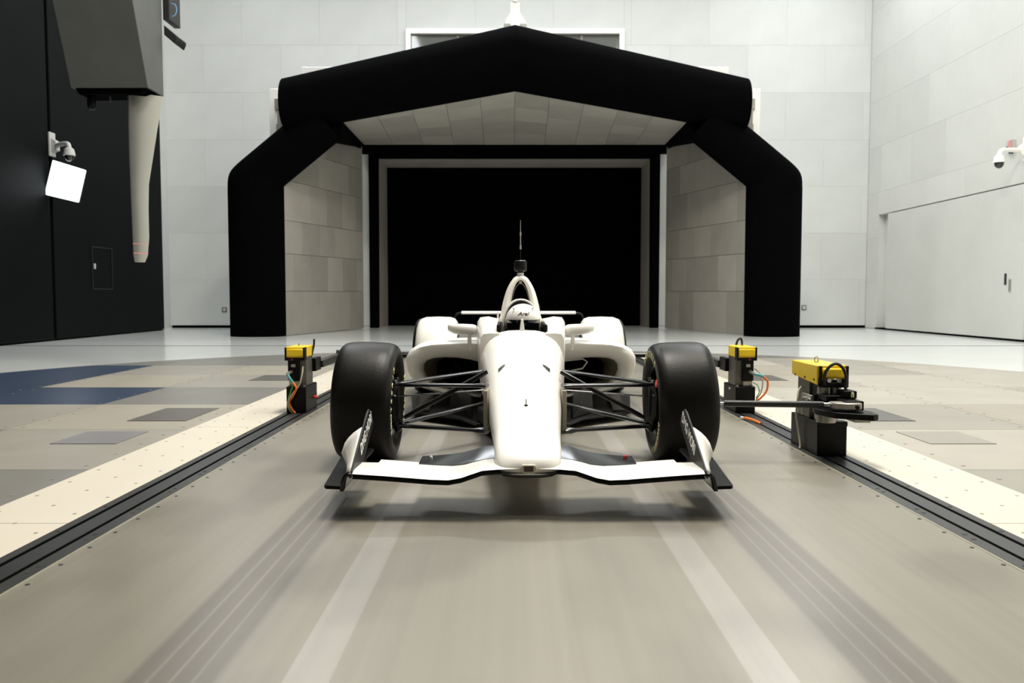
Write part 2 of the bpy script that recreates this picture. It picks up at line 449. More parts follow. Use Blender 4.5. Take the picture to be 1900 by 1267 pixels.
# ================================================================= FLOOR OF THE TEST SECTION
RTT, CTT = 6.6, 2.5
STRIP_IN, STRIP_OUT = 1.812, 2.24
BELT_END = 8.35
n = 128
tt = MB(); ring = [(RTT * math.cos(2 * PI * k / n), CTT + RTT * math.sin(2 * PI * k / n)) for k in range(n)]
tt.prism(ring, 'z', -.012, -.006)
turn = struct(tt.build('turntable', M_TT[3]), 'grey round turntable of riveted steel plates', 'turntable')
# plates of the turntable, one object each
rows = [2.26 + 1.26 * k - 7 * 1.26 for k in range(0, 14)]
special = {(-1, 3.52 - 1.26): 5, (-1, 3.52): 5}
def tt_panel(poly, m, z1=-.0005, nm='floor_plate'):
    if len(poly) < 3: return
    cxp = sum(p[0] for p in poly) / len(poly); cyp = sum(p[1] for p in poly) / len(poly)
    q = [(cxp + (p[0] - cxp) * (1 - .004 / max(.05, abs(p[0] - cxp) + abs(p[1] - cyp))), cyp + (p[1] - cyp) * (1 - .004 / max(.05, abs(p[0] - cxp) + abs(p[1] - cyp)))) for p in poly]
    b = MB(); b.prism(q, 'z', -.006, z1); return b.build(nm, m, turn)
inner_ring = [(p[0] * .992, CTT + (p[1] - CTT) * .992) for p in ring]
rnd = random.Random(3)
for sgn in (-1, 1):
    xs = [STRIP_OUT, 3.46, 4.70, 5.94, 7.2]
    for ci in range(4):
        for ri, y0 in enumerate(rows):
            y1 = y0 + 1.26
            xa, xb = sorted((sgn * xs[ci], sgn * xs[ci + 1]))
            poly = poly_clip_rect(inner_ring, xa, xb, y0, y1)
            if len(poly) < 3: continue
            idx = rnd.choice([0, 2, 2, 1, 1, 2]) if sgn > 0 else rnd.choice([0, 0, 1, 0, 3, 1])  # paler plates on the right stand in for light from that side
            yc = (y0 + y1) / 2
            if sgn < 0 and ((ci >= 1 and 2.2 < y0 < 3.0) or (ci >= 2 and 3.0 < y0 < 4.9)): idx = 5  # left plates tinted in the outline of the bluish floor reflection
            if y0 > 6.2: idx = 3 if ci < 2 else 3
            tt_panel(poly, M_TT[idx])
mid = poly_clip_rect(inner_ring, -STRIP_OUT, STRIP_OUT, BELT_END + .12, 20)
tt_panel(mid, M_TT[3])
for sgn in (-1, 1):          # small dark access plates beside the strips
    for (x0, x1, y0, y1, k) in ((2.40, 2.82, 1.36, 2.02, 4), (2.44, 2.86, 4.15, 4.72, 4), (2.46, 2.86, .46, .90, 6 if sgn < 0 else 0)):
        b = MB(); xa, xb = sorted((sgn * x0, sgn * x1)); b.box(xa, xb, y0, y1, -.0005, .0035); b.build('access_plate', M_TT[k], turn)
rv = MB(); rr = random.Random(11)
for sgn in (-1, 1):
    for xx in (2.31, 3.40, 3.52, 4.64, 4.76):
        for k in range(30):
            y = -3.0 + k * .315
            if (xx ** 2 + (y - CTT) ** 2) < 6.3 ** 2: rv.cyl((sgn * xx, y, -.001), (sgn * xx, y, .0012), .011, n=6)
o = rv.build('rivet', M_SCREWG, turn); o['kind'] = 'stuff'

# belt, rails and cream strips
b = MB(); b.box(-1.585, 1.585, -8.5, BELT_END, -.01, .0)
struct(b.build('rolling_belt', M_BELT), 'wide grey rolling road belt under the racing car', 'belt')
b = MB(); b.box(-STRIP_OUT, STRIP_OUT, BELT_END, BELT_END + .12, -.006, .001)
struct(b.build('trim_2', M_GROOVE), 'black gap at the far end of the belt', 'trim')
for sgn, nm in ((-1, 'left'), (1, 'right')):
    r = empty('guide_rail', (sgn * 1.70, 2.0, 0)); r['kind'] = 'structure'
    r['label'] = 'dark steel guide rail along the %s edge of the belt' % nm; r['category'] = 'rail'
    Y0, Y1 = -8.5, BELT_END
    def strip(nm, a, c, z0, z1, m):
        q = MB(); xa, xb = sorted((sgn * a, sgn * c)); q.box(xa, xb, Y0, Y1, z0, z1); return put(q.build(nm, m), r)
    strip('groove_bed', 1.60, 1.809, -.011, .0002, M_GROOVE)
    strip('edge_trim', 1.585, 1.598, -.01, .001, M_TRIM)
    strip('rail_bar', 1.598, 1.652, -.0095, .002, M_RAIL)
    strip('rail_plate', 1.672, 1.750, -.0095, .0015, M_RAILC)
    strip('rail_bar', 1.770, 1.810, -.0095, .002, M_RAIL)
    q = MB()
    for k in range(46):
        y = Y0 + .2 + k * .36
        q.cyl((sgn * 1.627, y, .001), (sgn * 1.627, y, .003), .010, n=8); q.cyl((sgn * 1.627, y + .06, .001), (sgn * 1.627, y + .06, .003), .010, n=8)
        q.cyl((sgn * 1.789, y + .1, .001), (sgn * 1.789, y + .1, .003), .009, n=8)
    o = put(q.build('rail_screw', M_SCREW), r); o['kind'] = 'stuff'
    q = MB()
    for k in range(90):
        y = Y0 + .1 + k * .185
        q.cyl((sgn * 1.566, y, -.001), (sgn * 1.566, y, .0015), .0075, n=8)
    o = put(q.build('edge_screw', M_SCREW), r); o['kind'] = 'stuff'
    q = MB(); xa, xb = sorted((sgn * STRIP_IN, sgn * STRIP_OUT))
    st = empty('steel_strip', (sgn * 2.02, 2, 0)); st['kind'] = 'structure'
    st['label'] = 'cream steel strip outside the %s guide rail' % nm; st['category'] = 'floor strip'
    ys = [Y0, -5.95, -3.6, -1.25, 1.10, 3.45, 5.8, BELT_END]
    for a, c in zip(ys[:-1], ys[1:]):
        q = MB(); q.box(xa, xb, a + .0025, c - .0025, -.0055, .0008); put(q.build('strip_plate', M_STRIP), st)
    q = MB()
    for k in range(62):
        y = Y0 + .1 + k * .27
        for xx, off in ((1.86, 0), (2.02, .13), (2.19, .03)):
            q.cyl((sgn * xx, y + off, .0), (sgn * xx, y + off, .0016), .0085, n=8)
    o = put(q.build('strip_screw', M_SCREWG), st); o['kind'] = 'stuff'

# ================================================================= COLLECTOR (black padded arch with its funnel)
col = empty('wind_tunnel_collector', (0, 13.6, 0))
tag(col, 'huge black padded arch opening into a grey panelled funnel', 'wind tunnel')
YA = 13.60         # front of the padded arch
def bull(cx, cz, ux, uz, half, depth0, depth1, n=12, e=1.0):
    """rounded-front cross-section, centre (cx, cz), across direction (ux, uz)"""
    out = []
    for i in range(n + 1):
        a = PI * i / n
        k = -half * math.cos(a); yy = YA + depth0 * (1 - math.sin(a) ** e)
        out.append((cx + ux * k, yy, cz + uz * k))
    out += [(cx + ux * half, YA + depth1, cz + uz * half), (cx - ux * half, YA + depth1, cz - uz * half)]
    return out
for s in (-1, 1):
    # post
    q = MB(); ctr, hw, w2, TURN = 5.85, .62, .507, 51.0
    rings = [bull(s * ctr, -.012, s, 0, hw, .42, .50)]
    for z in (1.0, 2.2, 3.30): rings.append(bull(s * ctr, z, s, 0, hw, .42, .50))
    q.loft(rings)
    # elbow and brace in one sweep with the post: turn 50 degrees inwards
    post = put(q.build('padded_post', M_VELVET, col, smooth=50), col)
    q = MB(); rings = [bull(s * ctr, 3.28, s, 0, hw, .42, .50)]
    px, pz = s * (ctr - hw), 3.38      # pivot at the inner knee
    for k in range(1, 13):
        dg = TURN * k / 12; a = math.radians(dg)
        w_ = ((hw / math.cos(a)) ** -14 + (w2 / math.cos(math.radians(TURN - dg))) ** -14) ** (-1 / 14)
        ux, uz = math.cos(a), math.sin(a)
        rings.append(bull(px + s * ux * w_, pz + uz * w_, s * ux, uz, w_, .42, .50))
    a = math.radians(TURN); ux, uz = math.cos(a), math.sin(a); w_ = w2
    L_ = 1.66
    rings.append(bull(px + s * ux * w_ - s * uz * L_, pz + uz * w_ + ux * L_, s * ux, uz, w_, .42, .50))
    q.loft(rings)
    put(q.build('padded_brace', M_VELVET, col, smooth=50), col)
    q = MB()
    q.prism([(s * 3.89, 4.88), (s * 3.89, 4.46), (s * 4.4, 4.2), (s * 4.9, 4.6), (s * 4.5, 5.3), (s * 4.0, 5.2)], 'y', YA + .42, YA + .60)
    put(q.build('corner_pad', M_VELVET, col), col)
# beam: two halves meeting at the ridge
def beam_ring(x, zb, zt, y0):
    c, h = (zb + zt) / 2, (zt - zb) / 2; out = []
    for i in range(15):
        a = PI * i / 14
        out.append((x, y0 + .62 * (1 - math.sin(a) ** .8), c - h * math.cos(a)))
    out += [(x, y0 + .80, zt), (x, y0 + .80, zb)]
    return out
for s in (-1, 1):
    q = MB(); rings = []
    for t in (0, .35, .7, 1.0):
        rings.append(beam_ring(s * 5.12 * t, 5.50 + (4.59 - 5.50) * t, 6.87 + (5.71 - 6.87) * t, YA - .28))
    q.loft(rings); put(q.build('padded_beam', M_VELVET, col, smooth=45), col)

def bilin(P00, P10, P11, P01):
    P = [Vector(p) for p in (P00, P10, P11, P01)]
    return lambda u, v: P[0] * (1 - u) * (1 - v) + P[1] * u * (1 - v) + P[2] * u * v + P[3] * (1 - u) * v
def skin_panels(root, nm, fn, us, vs, inward, m, off=0.5, t=.025):
    for j in range(len(vs) - 1):
        sh = off if j % 2 else 0
        du = us[1] - us[0]
        cuts = [0] + [u + sh * du for u in us[1:-1] if 0 < u + sh * du < 1] + [1] if sh else us
        if sh: cuts = sorted(set([0, us[0] + sh * du] + cuts))
        for i in range(len(cuts) - 1):
            g = .001
            a, c, e, f_ = cuts[i] + g, cuts[i + 1] - g, vs[j] + g, vs[j + 1] - g
            if c - a < .02: continue
            q = MB(); k = 2
            grid = [[fn(a + (c - a) * x / k, e + (f_ - e) * y / k) for x in range(k + 1)] for y in range(k + 1)]
            back = [p for r_ in grid for p in r_]; front = [p + Vector(inward) * t for p in back]
            N1 = k + 1; fs = []
            for y in range(k):
                for x in range(k):
                    fs.append((N1 * N1 + y * N1 + x, N1 * N1 + y * N1 + x + 1, N1 * N1 + (y + 1) * N1 + x + 1, N1 * N1 + (y + 1) * N1 + x))
            rim = [x for x in range(k + 1)] + [y * N1 + k for y in range(1, k + 1)] + [k * N1 + x for x in range(k - 1, -1, -1)] + [y * N1 for y in range(k - 1, 0, -1)]
            for z in range(len(rim)):
                p, r_ = rim[z], rim[(z + 1) % len(rim)]
                fs.append((p, r_, r_ + N1 * N1, p + N1 * N1))
            q.add(back + front, fs); o = q.build(nm, m, root)
def backing(fn, nm, t):
    q = MB(); k = 4
    g1 = [[fn(x / k, y / k) for x in range(k + 1)] for y in range(k + 1)]
    vs = [p for r_ in g1 for p in r_] + [p + Vector(t) for r_ in g1 for p in r_]; N1 = k + 1; n2 = N1 * N1; fs = []
    for y in range(k):
        for x in range(k):
            i = y * N1 + x
            fs.append((i, i + 1, i + 1 + N1, i + N1)); fs.append((n2 + i, n2 + i + 1, n2 + i + 1 + N1, n2 + i + N1))
    rim = [x for x in range(k + 1)] + [y * N1 + k for y in range(1, k + 1)] + [k * N1 + x for x in range(k - 1, -1, -1)] + [y * N1 for y in range(k - 1, 0, -1)]
    for z in range(len(rim)):
        p, r_ = rim[z], rim[(z + 1) % len(rim)]; fs.append((p, r_, r_ + n2, p + n2))
    q.add(vs, fs); return q
YR = 18.25
for s in (-1, 1):
    fn = bilin((s * 5.27, YA + .46, 0), (s * 4.24, YR, 0), (s * 4.24, YR, 5.15), (s * 5.27, YA + .46, 5.05))
    o = put(backing(fn, 'side_wall', (s * .08, 0, 0)).build('side_wall', M_COLLJ), col)
    skin_panels(o, 'panel', fn, [0, .2, .4, .6, .8, 1], [0, .2, .37, .52, .70, .85, 1.0], (-s, 0, 0), M_COLL)
    fn = bilin((0, YA + .54, 5.53), (0, YR + .3, 5.16), (s * 4.24, YR + .3, 5.16), (s * 3.90, YA + .54, 4.86))
    o = put(backing(fn, 'roof', (0, 0, .08)).build('roof', M_COLLJ), col)
    skin_panels(o, 'panel', fn, [0, .25, .5, .75, 1], [0, .2, .4, .6, .8, 1], (0, 0, -1), M_COLL)
    q = MB(); q.loft([[(s * 3.89, YA + .56, 4.88), (s * 3.91, YA + .56, 4.44), (s * 5.20, YA + .56, 4.55), (s * 5.20, YA + .56, 5.1)],
                      [(s * 4.20, YR + .3, 5.17), (s * 4.26, YR + .3, 5.00), (s * 4.40, YR + .3, 5.05), (s * 4.40, YR + .3, 5.3)]])
    put(q.build('corner_seal', M_VELVET), col)
q = MB(); q.box(-4.42, 4.42, YR + .3, YB - .12, OZ - .02, OZ + .30); put(q.build('roof_seal', M_VELVET), col)
q = MB()
# white carrier frame behind the padding
for s in (-1, 1):
    q.box(s * 5.05, s * 5.74, YA + 1.2, YA + 1.75, 4.55, 5.74); q.box(s * 5.05, s * 5.62, YA + 1.3, YA + 1.9, 3.6, 4.5)
    q.box(s * 4.2, s * 4.98, YA + 1.2, YA + 1.7, 5.6, 6.24)
q.box(-4.2, 4.2, YA + .95, YA + 1.6, 5.75, 5.9)
fr = put(q.build('carrier_frame', M_WHITE, bevel=.015), col)
for s in (-1, 1):
    q = MB(); q.box(s * 5.42, s * 5.60, YA + 1.13, YA + 1.2, 5.25, 5.5); q.box(s * 5.3, s * 5.55, YA + 1.05, YA + 1.2, 4.62, 4.9); put(q.build('hinge_bracket', M_SATIN, col, bevel=.01), col)
q = MB(); q.box(-.10, .11, YA + .95, YA + 1.35, 6.3, 7.62); q.box(-.05, .06, YA + .93, YA + 1.3, 7.62, 7.72)
q.prism([(-.26, 7.15), (.28, 7.15), (.11, 7.42), (-.10, 7.42)], 'y', YA + 1.0, YA + 1.3)
put(q.build('ridge_post', M_WHITE, bevel=.015), col)

# ================================================================= THE RACING CAR
car = empty('race_car', (0, 0, 0))
tag(car, 'white open-wheel racing car with black slick tyres, facing the camera', 'racing car')
def sec(y, hw, zt, zb, e=3.0, n=32, crown=0.0):
    zc, hz = (zt + zb) / 2, (zt - zb) / 2; out = []
    for k in range(n):
        a = 2 * PI * k / n; c, s_ = math.cos(a), math.sin(a)
        x = hw * math.copysign(abs(c) ** (2 / e), c); z = zc + hz * math.copysign(abs(s_) ** (2 / e), s_)
        out.append((x, y, z))
    return out
def top_z(y):
    T = [(-1.166, 0.207), (-1.157, 0.2257), (-1.138, 0.2444), (-1.11, 0.2621), (-1.04, 0.2929), (-0.807, 0.3276), (-0.51, 0.381), (-0.08, 0.4629), (0.3, 0.53), (0.6, 0.6), (0.97, 0.668)]
    for (a, b), (c, d_) in zip(T, T[1:]):
        if a <= y <= c: return b + (d_ - b) * (y - a) / (c - a)
    return T[0][1] if y < T[0][0] else T[-1][1]
NOSE = [(-1.166, 0.0933, 0.207, 0.1828, 2.6), (-1.157, 0.112, 0.2257, 0.1716, 2.8), (-1.138, 0.125, 0.2444, 0.166, 3.1), (-1.11, 0.1325, 0.2621, 0.1641, 3.4), (-1.04, 0.139, 0.2929, 0.1641, 3.5), (-0.807, 0.1493, 0.3276, 0.1669, 3.2), (-0.51, 0.169, 0.381, 0.1716, 3.2), (-0.08, 0.1993, 0.4629, 0.1733, 3.1), (0.3, 0.228, 0.53, 0.155, 3.0), (0.6, 0.252, 0.6, 0.14, 2.9), (0.97, 0.282, 0.668, 0.12, 2.9)]
q = MB(); q.loft([sec(*a) for a in NOSE]); nose = q.build('nose_cone', M_WHITE, car, smooth=70)
# lip under the nose
q = MB(); q.loft([[(x * 1.0, y + .01, min(z, 0.1856) - .014) for (x, y, z) in sec(*a)] for a in NOSE[1:6]]); q.build('nose_lip', M_CARBON, nose, smooth=70)
# little camera window, pitot, slits, seam
q = MB(); q.prism([(-0.0317, 0.207), (-0.0252, 0.2164), (0.0252, 0.2164), (0.0317, 0.207), (0.0317, 0.1921), (0.0243, 0.1828), (-0.0243, 0.1828), (-0.0317, 0.1921)], 'y', -1.175, -1.152); q.build('camera_bezel', M_CREAM, nose, bevel=.003)
q = MB(); q.box(-.0187, .0187, -1.179, -1.174, 0.1893, 0.2108); q.build('camera_lens', mat('lens_brown', (.05, .03, .022), .2, noise=.1), nose)
q = MB(); zt = top_z(-.55); q.cyl((0, -.56, zt - .005), (0, -.56, zt + .030), .0022, n=8); q.cyl((0, -.56, zt + .030), (0, -.63, zt + .030), .002, n=8); q.cyl((0, -.56, zt - .005), (0, -.56, zt + .003), .009, n=12)
q.build('pitot_tube', M_CARBONM, nose)
for s in (-1, 1):
    q = MB(); y0 = .12; zt = top_z(y0)
    pts = [(s * (.125 + .018 * math.cos(a) * 1.0), y0 + .05 * math.cos(a) * -1 + .012 * math.sin(a), 0) for a in [2 * PI * k / 14 for k in range(14)]]
    q.loft([[(x, y, top_z(y) - .02) for x, y, z in pts], [(x, y, top_z(y) + .0015) for x, y, z in pts]]); q.build('air_slit', M_KLET, nose)
q = MB()
for y in [.0 + .06 * k for k in range(15)]:
    z = top_z(y); z2 = top_z(y + .05); q.add([(-.0008, y, z + .0012), (.0008, y, z + .0012), (.0008, y + .05, z2 + .0012), (-.0008, y + .05, z2 + .0012)], [(0, 1, 2, 3)])
q.build('seam', M_CREAM, nose, solid=.001)

# tub around the cockpit
def tub_ring(y, hw, zt, zr, hin, zfl, zb):
    r = [(hin, zr), ((hin + hw) * .5, zt), (hw * .93, zt - .006), (hw * .992, zt - .040), (hw, zt - .16), (hw * .97, (zt + zb) * .5 - .05), (hw * .86, zb + .06), (hw * .66, zb), (0, zb - .005)]
    l = [(-x, z) for x, z in r[:-1]][::-1]
    inn = [(-hin, zr - .004), (-hin + .008, zfl), (hin - .008, zfl), (hin, zr - .004)]
    # ring runs over the right side, under the floor, up the left side, then down inside
    return [(x, y, z) for x, z in r + l + inn[1:3]]
q = MB(); q.loft([tub_ring(*a) for a in ((.90, .276, .650, .648, .150, .30, .12), (.97, .285, .664, .655, .160, .30, .118), (1.15, .297, .683, .668, .168, .28, .11), (1.35, .312, .700, .684, .172, .28, .10),
                                         (1.50, .322, .730, .703, .172, .28, .10), (1.62, .326, .742, .715, .170, .28, .10), (1.80, .326, .738, .72, .168, .28, .10), (2.05, .322, .725, .71, .15, .30, .10))])
tub = q.build('cockpit_tub', M_WHITE, car, smooth=60)
q = MB(); q.loft([sec(.93, .155, .655, .40, 3), sec(.965, .155, .664, .40, 3)]); q.build('dash_bulkhead', M_WHITE, tub)
q = MB()
for s in (-1, 1): q.box(s * .150, s * .1685, .98, 1.78, .30, .70)
q.box(-.16, .16, .98, 1.95, .285, .33); q.box(-.115, .115, 1.80, 1.94, .3, .80); q.box(-.16, .16, .972, .99, .3, .63)
q.build('cockpit_liner', M_CARBONM, tub)
q = MB(); q.prism([(-.020, .640), (-.0065, .742), (.0065, .742), (.020, .640)], 'y', .952, 1.02); q.build('deflector_fin', M_WHITE, tub, bevel=.003)
for s in (-1, 1):
    q = MB(); q.box(s * .020, s * .034, .905, .912, .651, .657); q.box(s * .020, s * .034, .88, .887, .646, .652); q.build('fin_slot', M_CREAM, tub)

# headrest arch and roll hoop with the engine intake
def half_ell(hw, z0, zt, n=16, e=2.2):
    return [(hw * math.copysign(abs(math.cos(a)) ** (2 / e), math.cos(a)), z0 + (zt - z0) * abs(math.sin(a)) ** (2 / e)) for a in [PI * i / n for i in range(n + 1)]]
def arch(mb, ho, to, hi, ti, z0, y0, y1):
    o_, i_ = half_ell(ho, z0, to), half_ell(hi, z0, ti)
    rings = []
    for k in range(len(o_)):
        rings.append([(o_[k][0], y0, o_[k][1]), (o_[k][0], y1, o_[k][1]), (i_[k][0], y1, i_[k][1]), (i_[k][0], y0, i_[k][1])])
    return mb.loft(rings)
q = MB(); arch(q, .142, .873, .122, .856, .66, 1.70, 2.02); hr = q.build('headrest_arch', M_WHITE, car, bevel=.006, smooth=40)
q = MB(); arch(q, .123, .857, .100, .833, .62, 1.69, 1.98); q.box(-.095, .095, 1.86, 1.95, .5, .80); q.build('headrest_pad', M_CARBONM, hr)
HO = [(.0, 1.054), (.030, 1.051), (.054, 1.036), (.079, 1.002), (.099, .965), (.114, .93), (.128, .885), (.140, .84), (.150, .79), (.158, .745), (.175, .69)]
HI = [(.0, 1.018), (.014, 1.014), (.026, 1.003), (.037, .985), (.048, .96), (.057, .935), (.064, .905), (.071, .87), (.077, .82), (.082, .76), (.09, .69)]
full = lambda P: [(-x, z) for x, z in P[::-1][:-1]] + P
fo, fi = full(HO), full(HI)
q = MB()
lip = [((a[0] + b[0]) / 2, (a[1] + b[1]) / 2 + (.008 if abs(a[0]) < .01 else 0)) for a, b in zip(fo, fi)]
back = lambda y, kx, z0, kz: [(x * kx, y, z0 + (z - z0) * kz) for x, z in fo]
q.loft([[(x, 2.30, z) for x, z in fi], [(x, 2.00, z) for x, z in fi], [(x, 1.975, z) for x, z in lip], [(x, 2.00, z) for x, z in fo], back(2.2, 1.0, .69, 1.0), back(2.5, .92, .60, .92), back(2.9, .75, .45, .72), back(3.35, .5, .35, .5)], cap0=False, cap1=True, closed=False)
hoop = q.build('roll_hoop', M_WHITE, car, smooth=60)
q = MB(); q.loft([[(x * .995, 2.03, z - .004) for x, z in fi], [(x * .9, 2.31, z) for x, z in fi]], cap0=False); q.box(-.09, .09, 2.28, 2.31, .68, 1.0); q.build('intake_duct', M_VOID, hoop, solid=.004)
q = MB()
q.tube([(-.066, 2.015, .86), (-.058, 2.015, .905), (-.045, 2.015, .945), (-.03, 2.015, .972), (-.014, 2.015, .99), (0, 2.015, .995), (.014, 2.015, .99), (.03, 2.015, .972), (.045, 2.015, .945), (.058, 2.015, .905), (.066, 2.015, .86)], .0035, 8)
q.build('intake_rail', M_GREYSIDE, hoop)
q = MB(); q.lathe([(-.012, 0), (-.010, .008), (0, .012), (.010, .008), (.012, 0)], 'y', (0, 1.985, .999), 14); q.build('probe_ball', M_SATIN, hoop)
q = MB(); q.cyl((0, 2.03, 1.04), (0, 2.03, 1.075), .026, n=20); q.build('hoop_stub', M_WHITE, hoop)
q = MB(); q.lathe([(1.075, 0), (1.075, .022), (1.085, .026), (1.092, .046), (1.098, .050), (1.160, .050), (1.168, .046), (1.170, 0)], 'z', (0, 2.03, 0), 28); pod = q.build('camera_pod', M_CARBONM, car)
q = MB(); q.lathe([(1.170, .040), (1.1745, .038), (1.176, 0)], 'z', (0, 2.03, 0), 24); q.build('pod_cap', M_SILVER, pod)
q = MB(); q.cyl((0, 2.03, 1.17), (0, 2.03, 1.262), .0035, n=8); q.build('antenna_base', M_CARBONM, pod)
q = MB(); q.tube([(0, 2.03, 1.262), (0, 2.03, 1.29), (0, 2.03, 1.292), (0, 2.03, 1.37), (0, 2.03, 1.372), (0, 2.03, 1.395), (0, 2.03, 1.397), (0, 2.03, 1.49)], [.0075, .0075, .0045, .0045, .007, .007, .003, .0022], 8); q.build('antenna', M_SATIN, pod)

# engine cover behind the cockpit
q = MB(); q.loft([sec(2.0, .322, .725, .10, 3.2), sec(2.4, .30, .68, .09, 3), sec(2.8, .24, .60, .09, 2.8), sec(3.2, .18, .50, .10, 2.6), sec(3.55, .12, .42, .14, 2.4)]); q.build('engine_cover', M_WHITE, car, smooth=60)

# sidepods
SO = [(.28, .568), (.42, .566), (.573, .560), (.68, .552), (.765, .532), (.825, .495), (.858, .440), (.862, .385), (.850, .32), (.815, .255), (.75, .20), (.64, .162), (.50, .138), (.28, .12)]
SI = [(.285, .395), (.38, .420), (.47, .434), (.573, .438), (.65, .432), (.705, .412), (.733, .378), (.737, .335), (.72, .285), (.675, .238), (.60, .20), (.49, .172), (.40, .155), (.285, .145)]
for s in (-1, 1):
    R_ = lambda P, y, kx=1, kz=1, x0=.28, z0=.1: [(s * (x0 + (x - x0) * kx), y, z0 + (z - z0) * kz) for x, z in P]
    lipP = [(a[0] * .5 + b[0] * .5, a[1] * .5 + b[1] * .5) for a, b in zip(SO, SI)]
    l1 = [(a[0] * .84 + b[0] * .16, a[1] * .84 + b[1] * .16) for a, b in zip(SO, SI)]
    l2 = [(a[0] * .2 + b[0] * .8, a[1] * .2 + b[1] * .8) for a, b in zip(SO, SI)]
    q = MB()
    def sl(P, y0):   # the mouth leans back towards the bottom
        return [(s * x, y0 + (.50 - z) * .30, z) for x, z in P]
    q.loft([sl(SI, 1.72), sl(SI, 1.62), sl(l2, 1.585), sl(lipP, 1.565), sl(l1, 1.58), sl(SO, 1.64), R_(SO, 1.95), R_(SO, 2.3, 1, .97), R_(SO, 2.7, .80, .85), R_(SO, 3.1, .45, .65), R_(SO, 3.4, .2, .5)], cap0=False, closed=False)
    pod_ = q.build('sidepod', M_WHITE, car, smooth=60)
    q = MB(); q.loft([sl(SI, 1.715), R_(SI, 2.12, .8, .9)], cap0=False); q.build('radiator_duct', M_INNER, pod_, solid=.006)
    q = MB(); q.box(s * .30, s * .66, 2.02, 2.06, .15, .42); q.build('radiator_core', M_GROOVE, pod_)
    q = MB()
    pts = [(.33, .402), (.47, .418), (.505, .395), (.47, .345), (.33, .315)]
    q.tube([(s * x, 1.74, z) for x, z in pts], .007, 6); q.build('duct_vane', M_WHITE if s > 0 else M_CARBONM, pod_)
    # rear wheel guard
    prof = [(2.40, .33), (2.42, .50), (2.47, .60), (2.55, .675), (2.66, .708), (2.80, .712)]
    q = MB(); cols = []
    xs = [.545, .551, .572, .61, .72, .83, .868, .890, .897]
    dz = [.10, .05, .018, .004, 0, .004, .02, .055, .11]
    for x, dd_ in zip(xs, dz):
        f_ = [(s * x, y + dd_ * .9, z - dd_ * (1 if z > .55 else .2)) for y, z in prof]
        bk = [(s * x, y + .06 + dd_ * .4, z - .04 - dd_ * (1 if z > .55 else .2)) for y, z in prof]
        cols.append(f_ + bk[::-1])
    q.loft(cols); wg = q.build('wheel_guard', M_WHITE, car, smooth=60)
    q = MB(); q.box(s * .50, s * .545, 2.55, 2.63, .44, .50); q.build('guard_bracket', M_CARBONM, wg, bevel=.004)
    # mirror
    q = MB()
    for x, y, c, h, dp in ((.325, 0, .645, .030, .035), (.335, 0, .645, .040, .05), (.36, 0, .645, .043, .065), (.45, .012, .652, .042, .065), (.51, .03, .662, .030, .05), (.545, .04, .672, .014, .03), (.552, .045, .676, .006, .015)):
        pass
    rings = []
    for x, oy, c, h, dp in ((.328, .0, .643, .022, .022), (.334, 0, .643, .034, .040), (.355, 0, .644, .040, .055), (.44, .01, .647, .041, .06), (.50, .02, .651, .037, .05), (.535, .035, .656, .029, .035), (.546, .045, .658, .018, .015)):
        rings.append([(s * x, 1.60 + oy + dp * math.copysign(abs(math.cos(a)) ** .7, math.cos(a)), c + h * math.copysign(abs(math.sin(a)) ** .7, math.sin(a))) for a in [2 * PI * k / 20 for k in range(20)]])
    q.loft(rings); mi = q.build('mirror', M_WHITE, car, smooth=60)
    q = MB(); q.loft([[(s * (.382 + a), 1.575 + b, .615) for a, b in ((-.014, 0), (0, -.02), (.014, 0), (0, .03))], [(s * (.378 + a), 1.575 + b * .6, .492) for a, b in ((-.016, 0), (0, -.025), (.016, 0), (0, .035))]]); q.build('mirror_stalk', M_WHITE, mi)

# floor, splitter, bargeboard pieces
q = MB(); q.prism([(-.30, .85), (-.42, 1.10), (-.80, 1.42), (-.84, 2.5), (-.55, 3.0), (-.45, 3.7), (.45, 3.7), (.55, 3.0), (.84, 2.5), (.80, 1.42), (.42, 1.10), (.30, .85)], 'z', .045, .062); q.build('underfloor', M_CARBONM, car, bevel=.004)
q = MB(); q.prism([(-.20, .55), (-.30, .95), (-.30, 2.2), (.30, 2.2), (.30, .95), (.20, .55)], 'z', .062, .16); q.build('keel', M_CARBONM, car, bevel=.02)
for s in (-1, 1):
    q = MB(); q.loft([[(s * .33, 1.05, .07), (s * .345, 1.05, .07), (s * .345, 1.05, .22), (s * .33, 1.05, .22)], [(s * .50, 1.35, .07), (s * .515, 1.35, .07), (s * .50, 1.40, .26), (s * .485, 1.40, .26)]])
    q.build('turning_vane', M_CARBONM, car)
    q = MB(); q.loft([[(s * .66, 1.38, .063), (s * .78, 1.38, .063), (s * .78, 1.38, .08), (s * .66, 1.38, .08)], [(s * .66, 1.8, .063), (s * .84, 1.8, .063), (s * .84, 1.8, .13), (s * .66, 1.8, .15)]]); q.build('floor_ramp', M_CARBON, car)

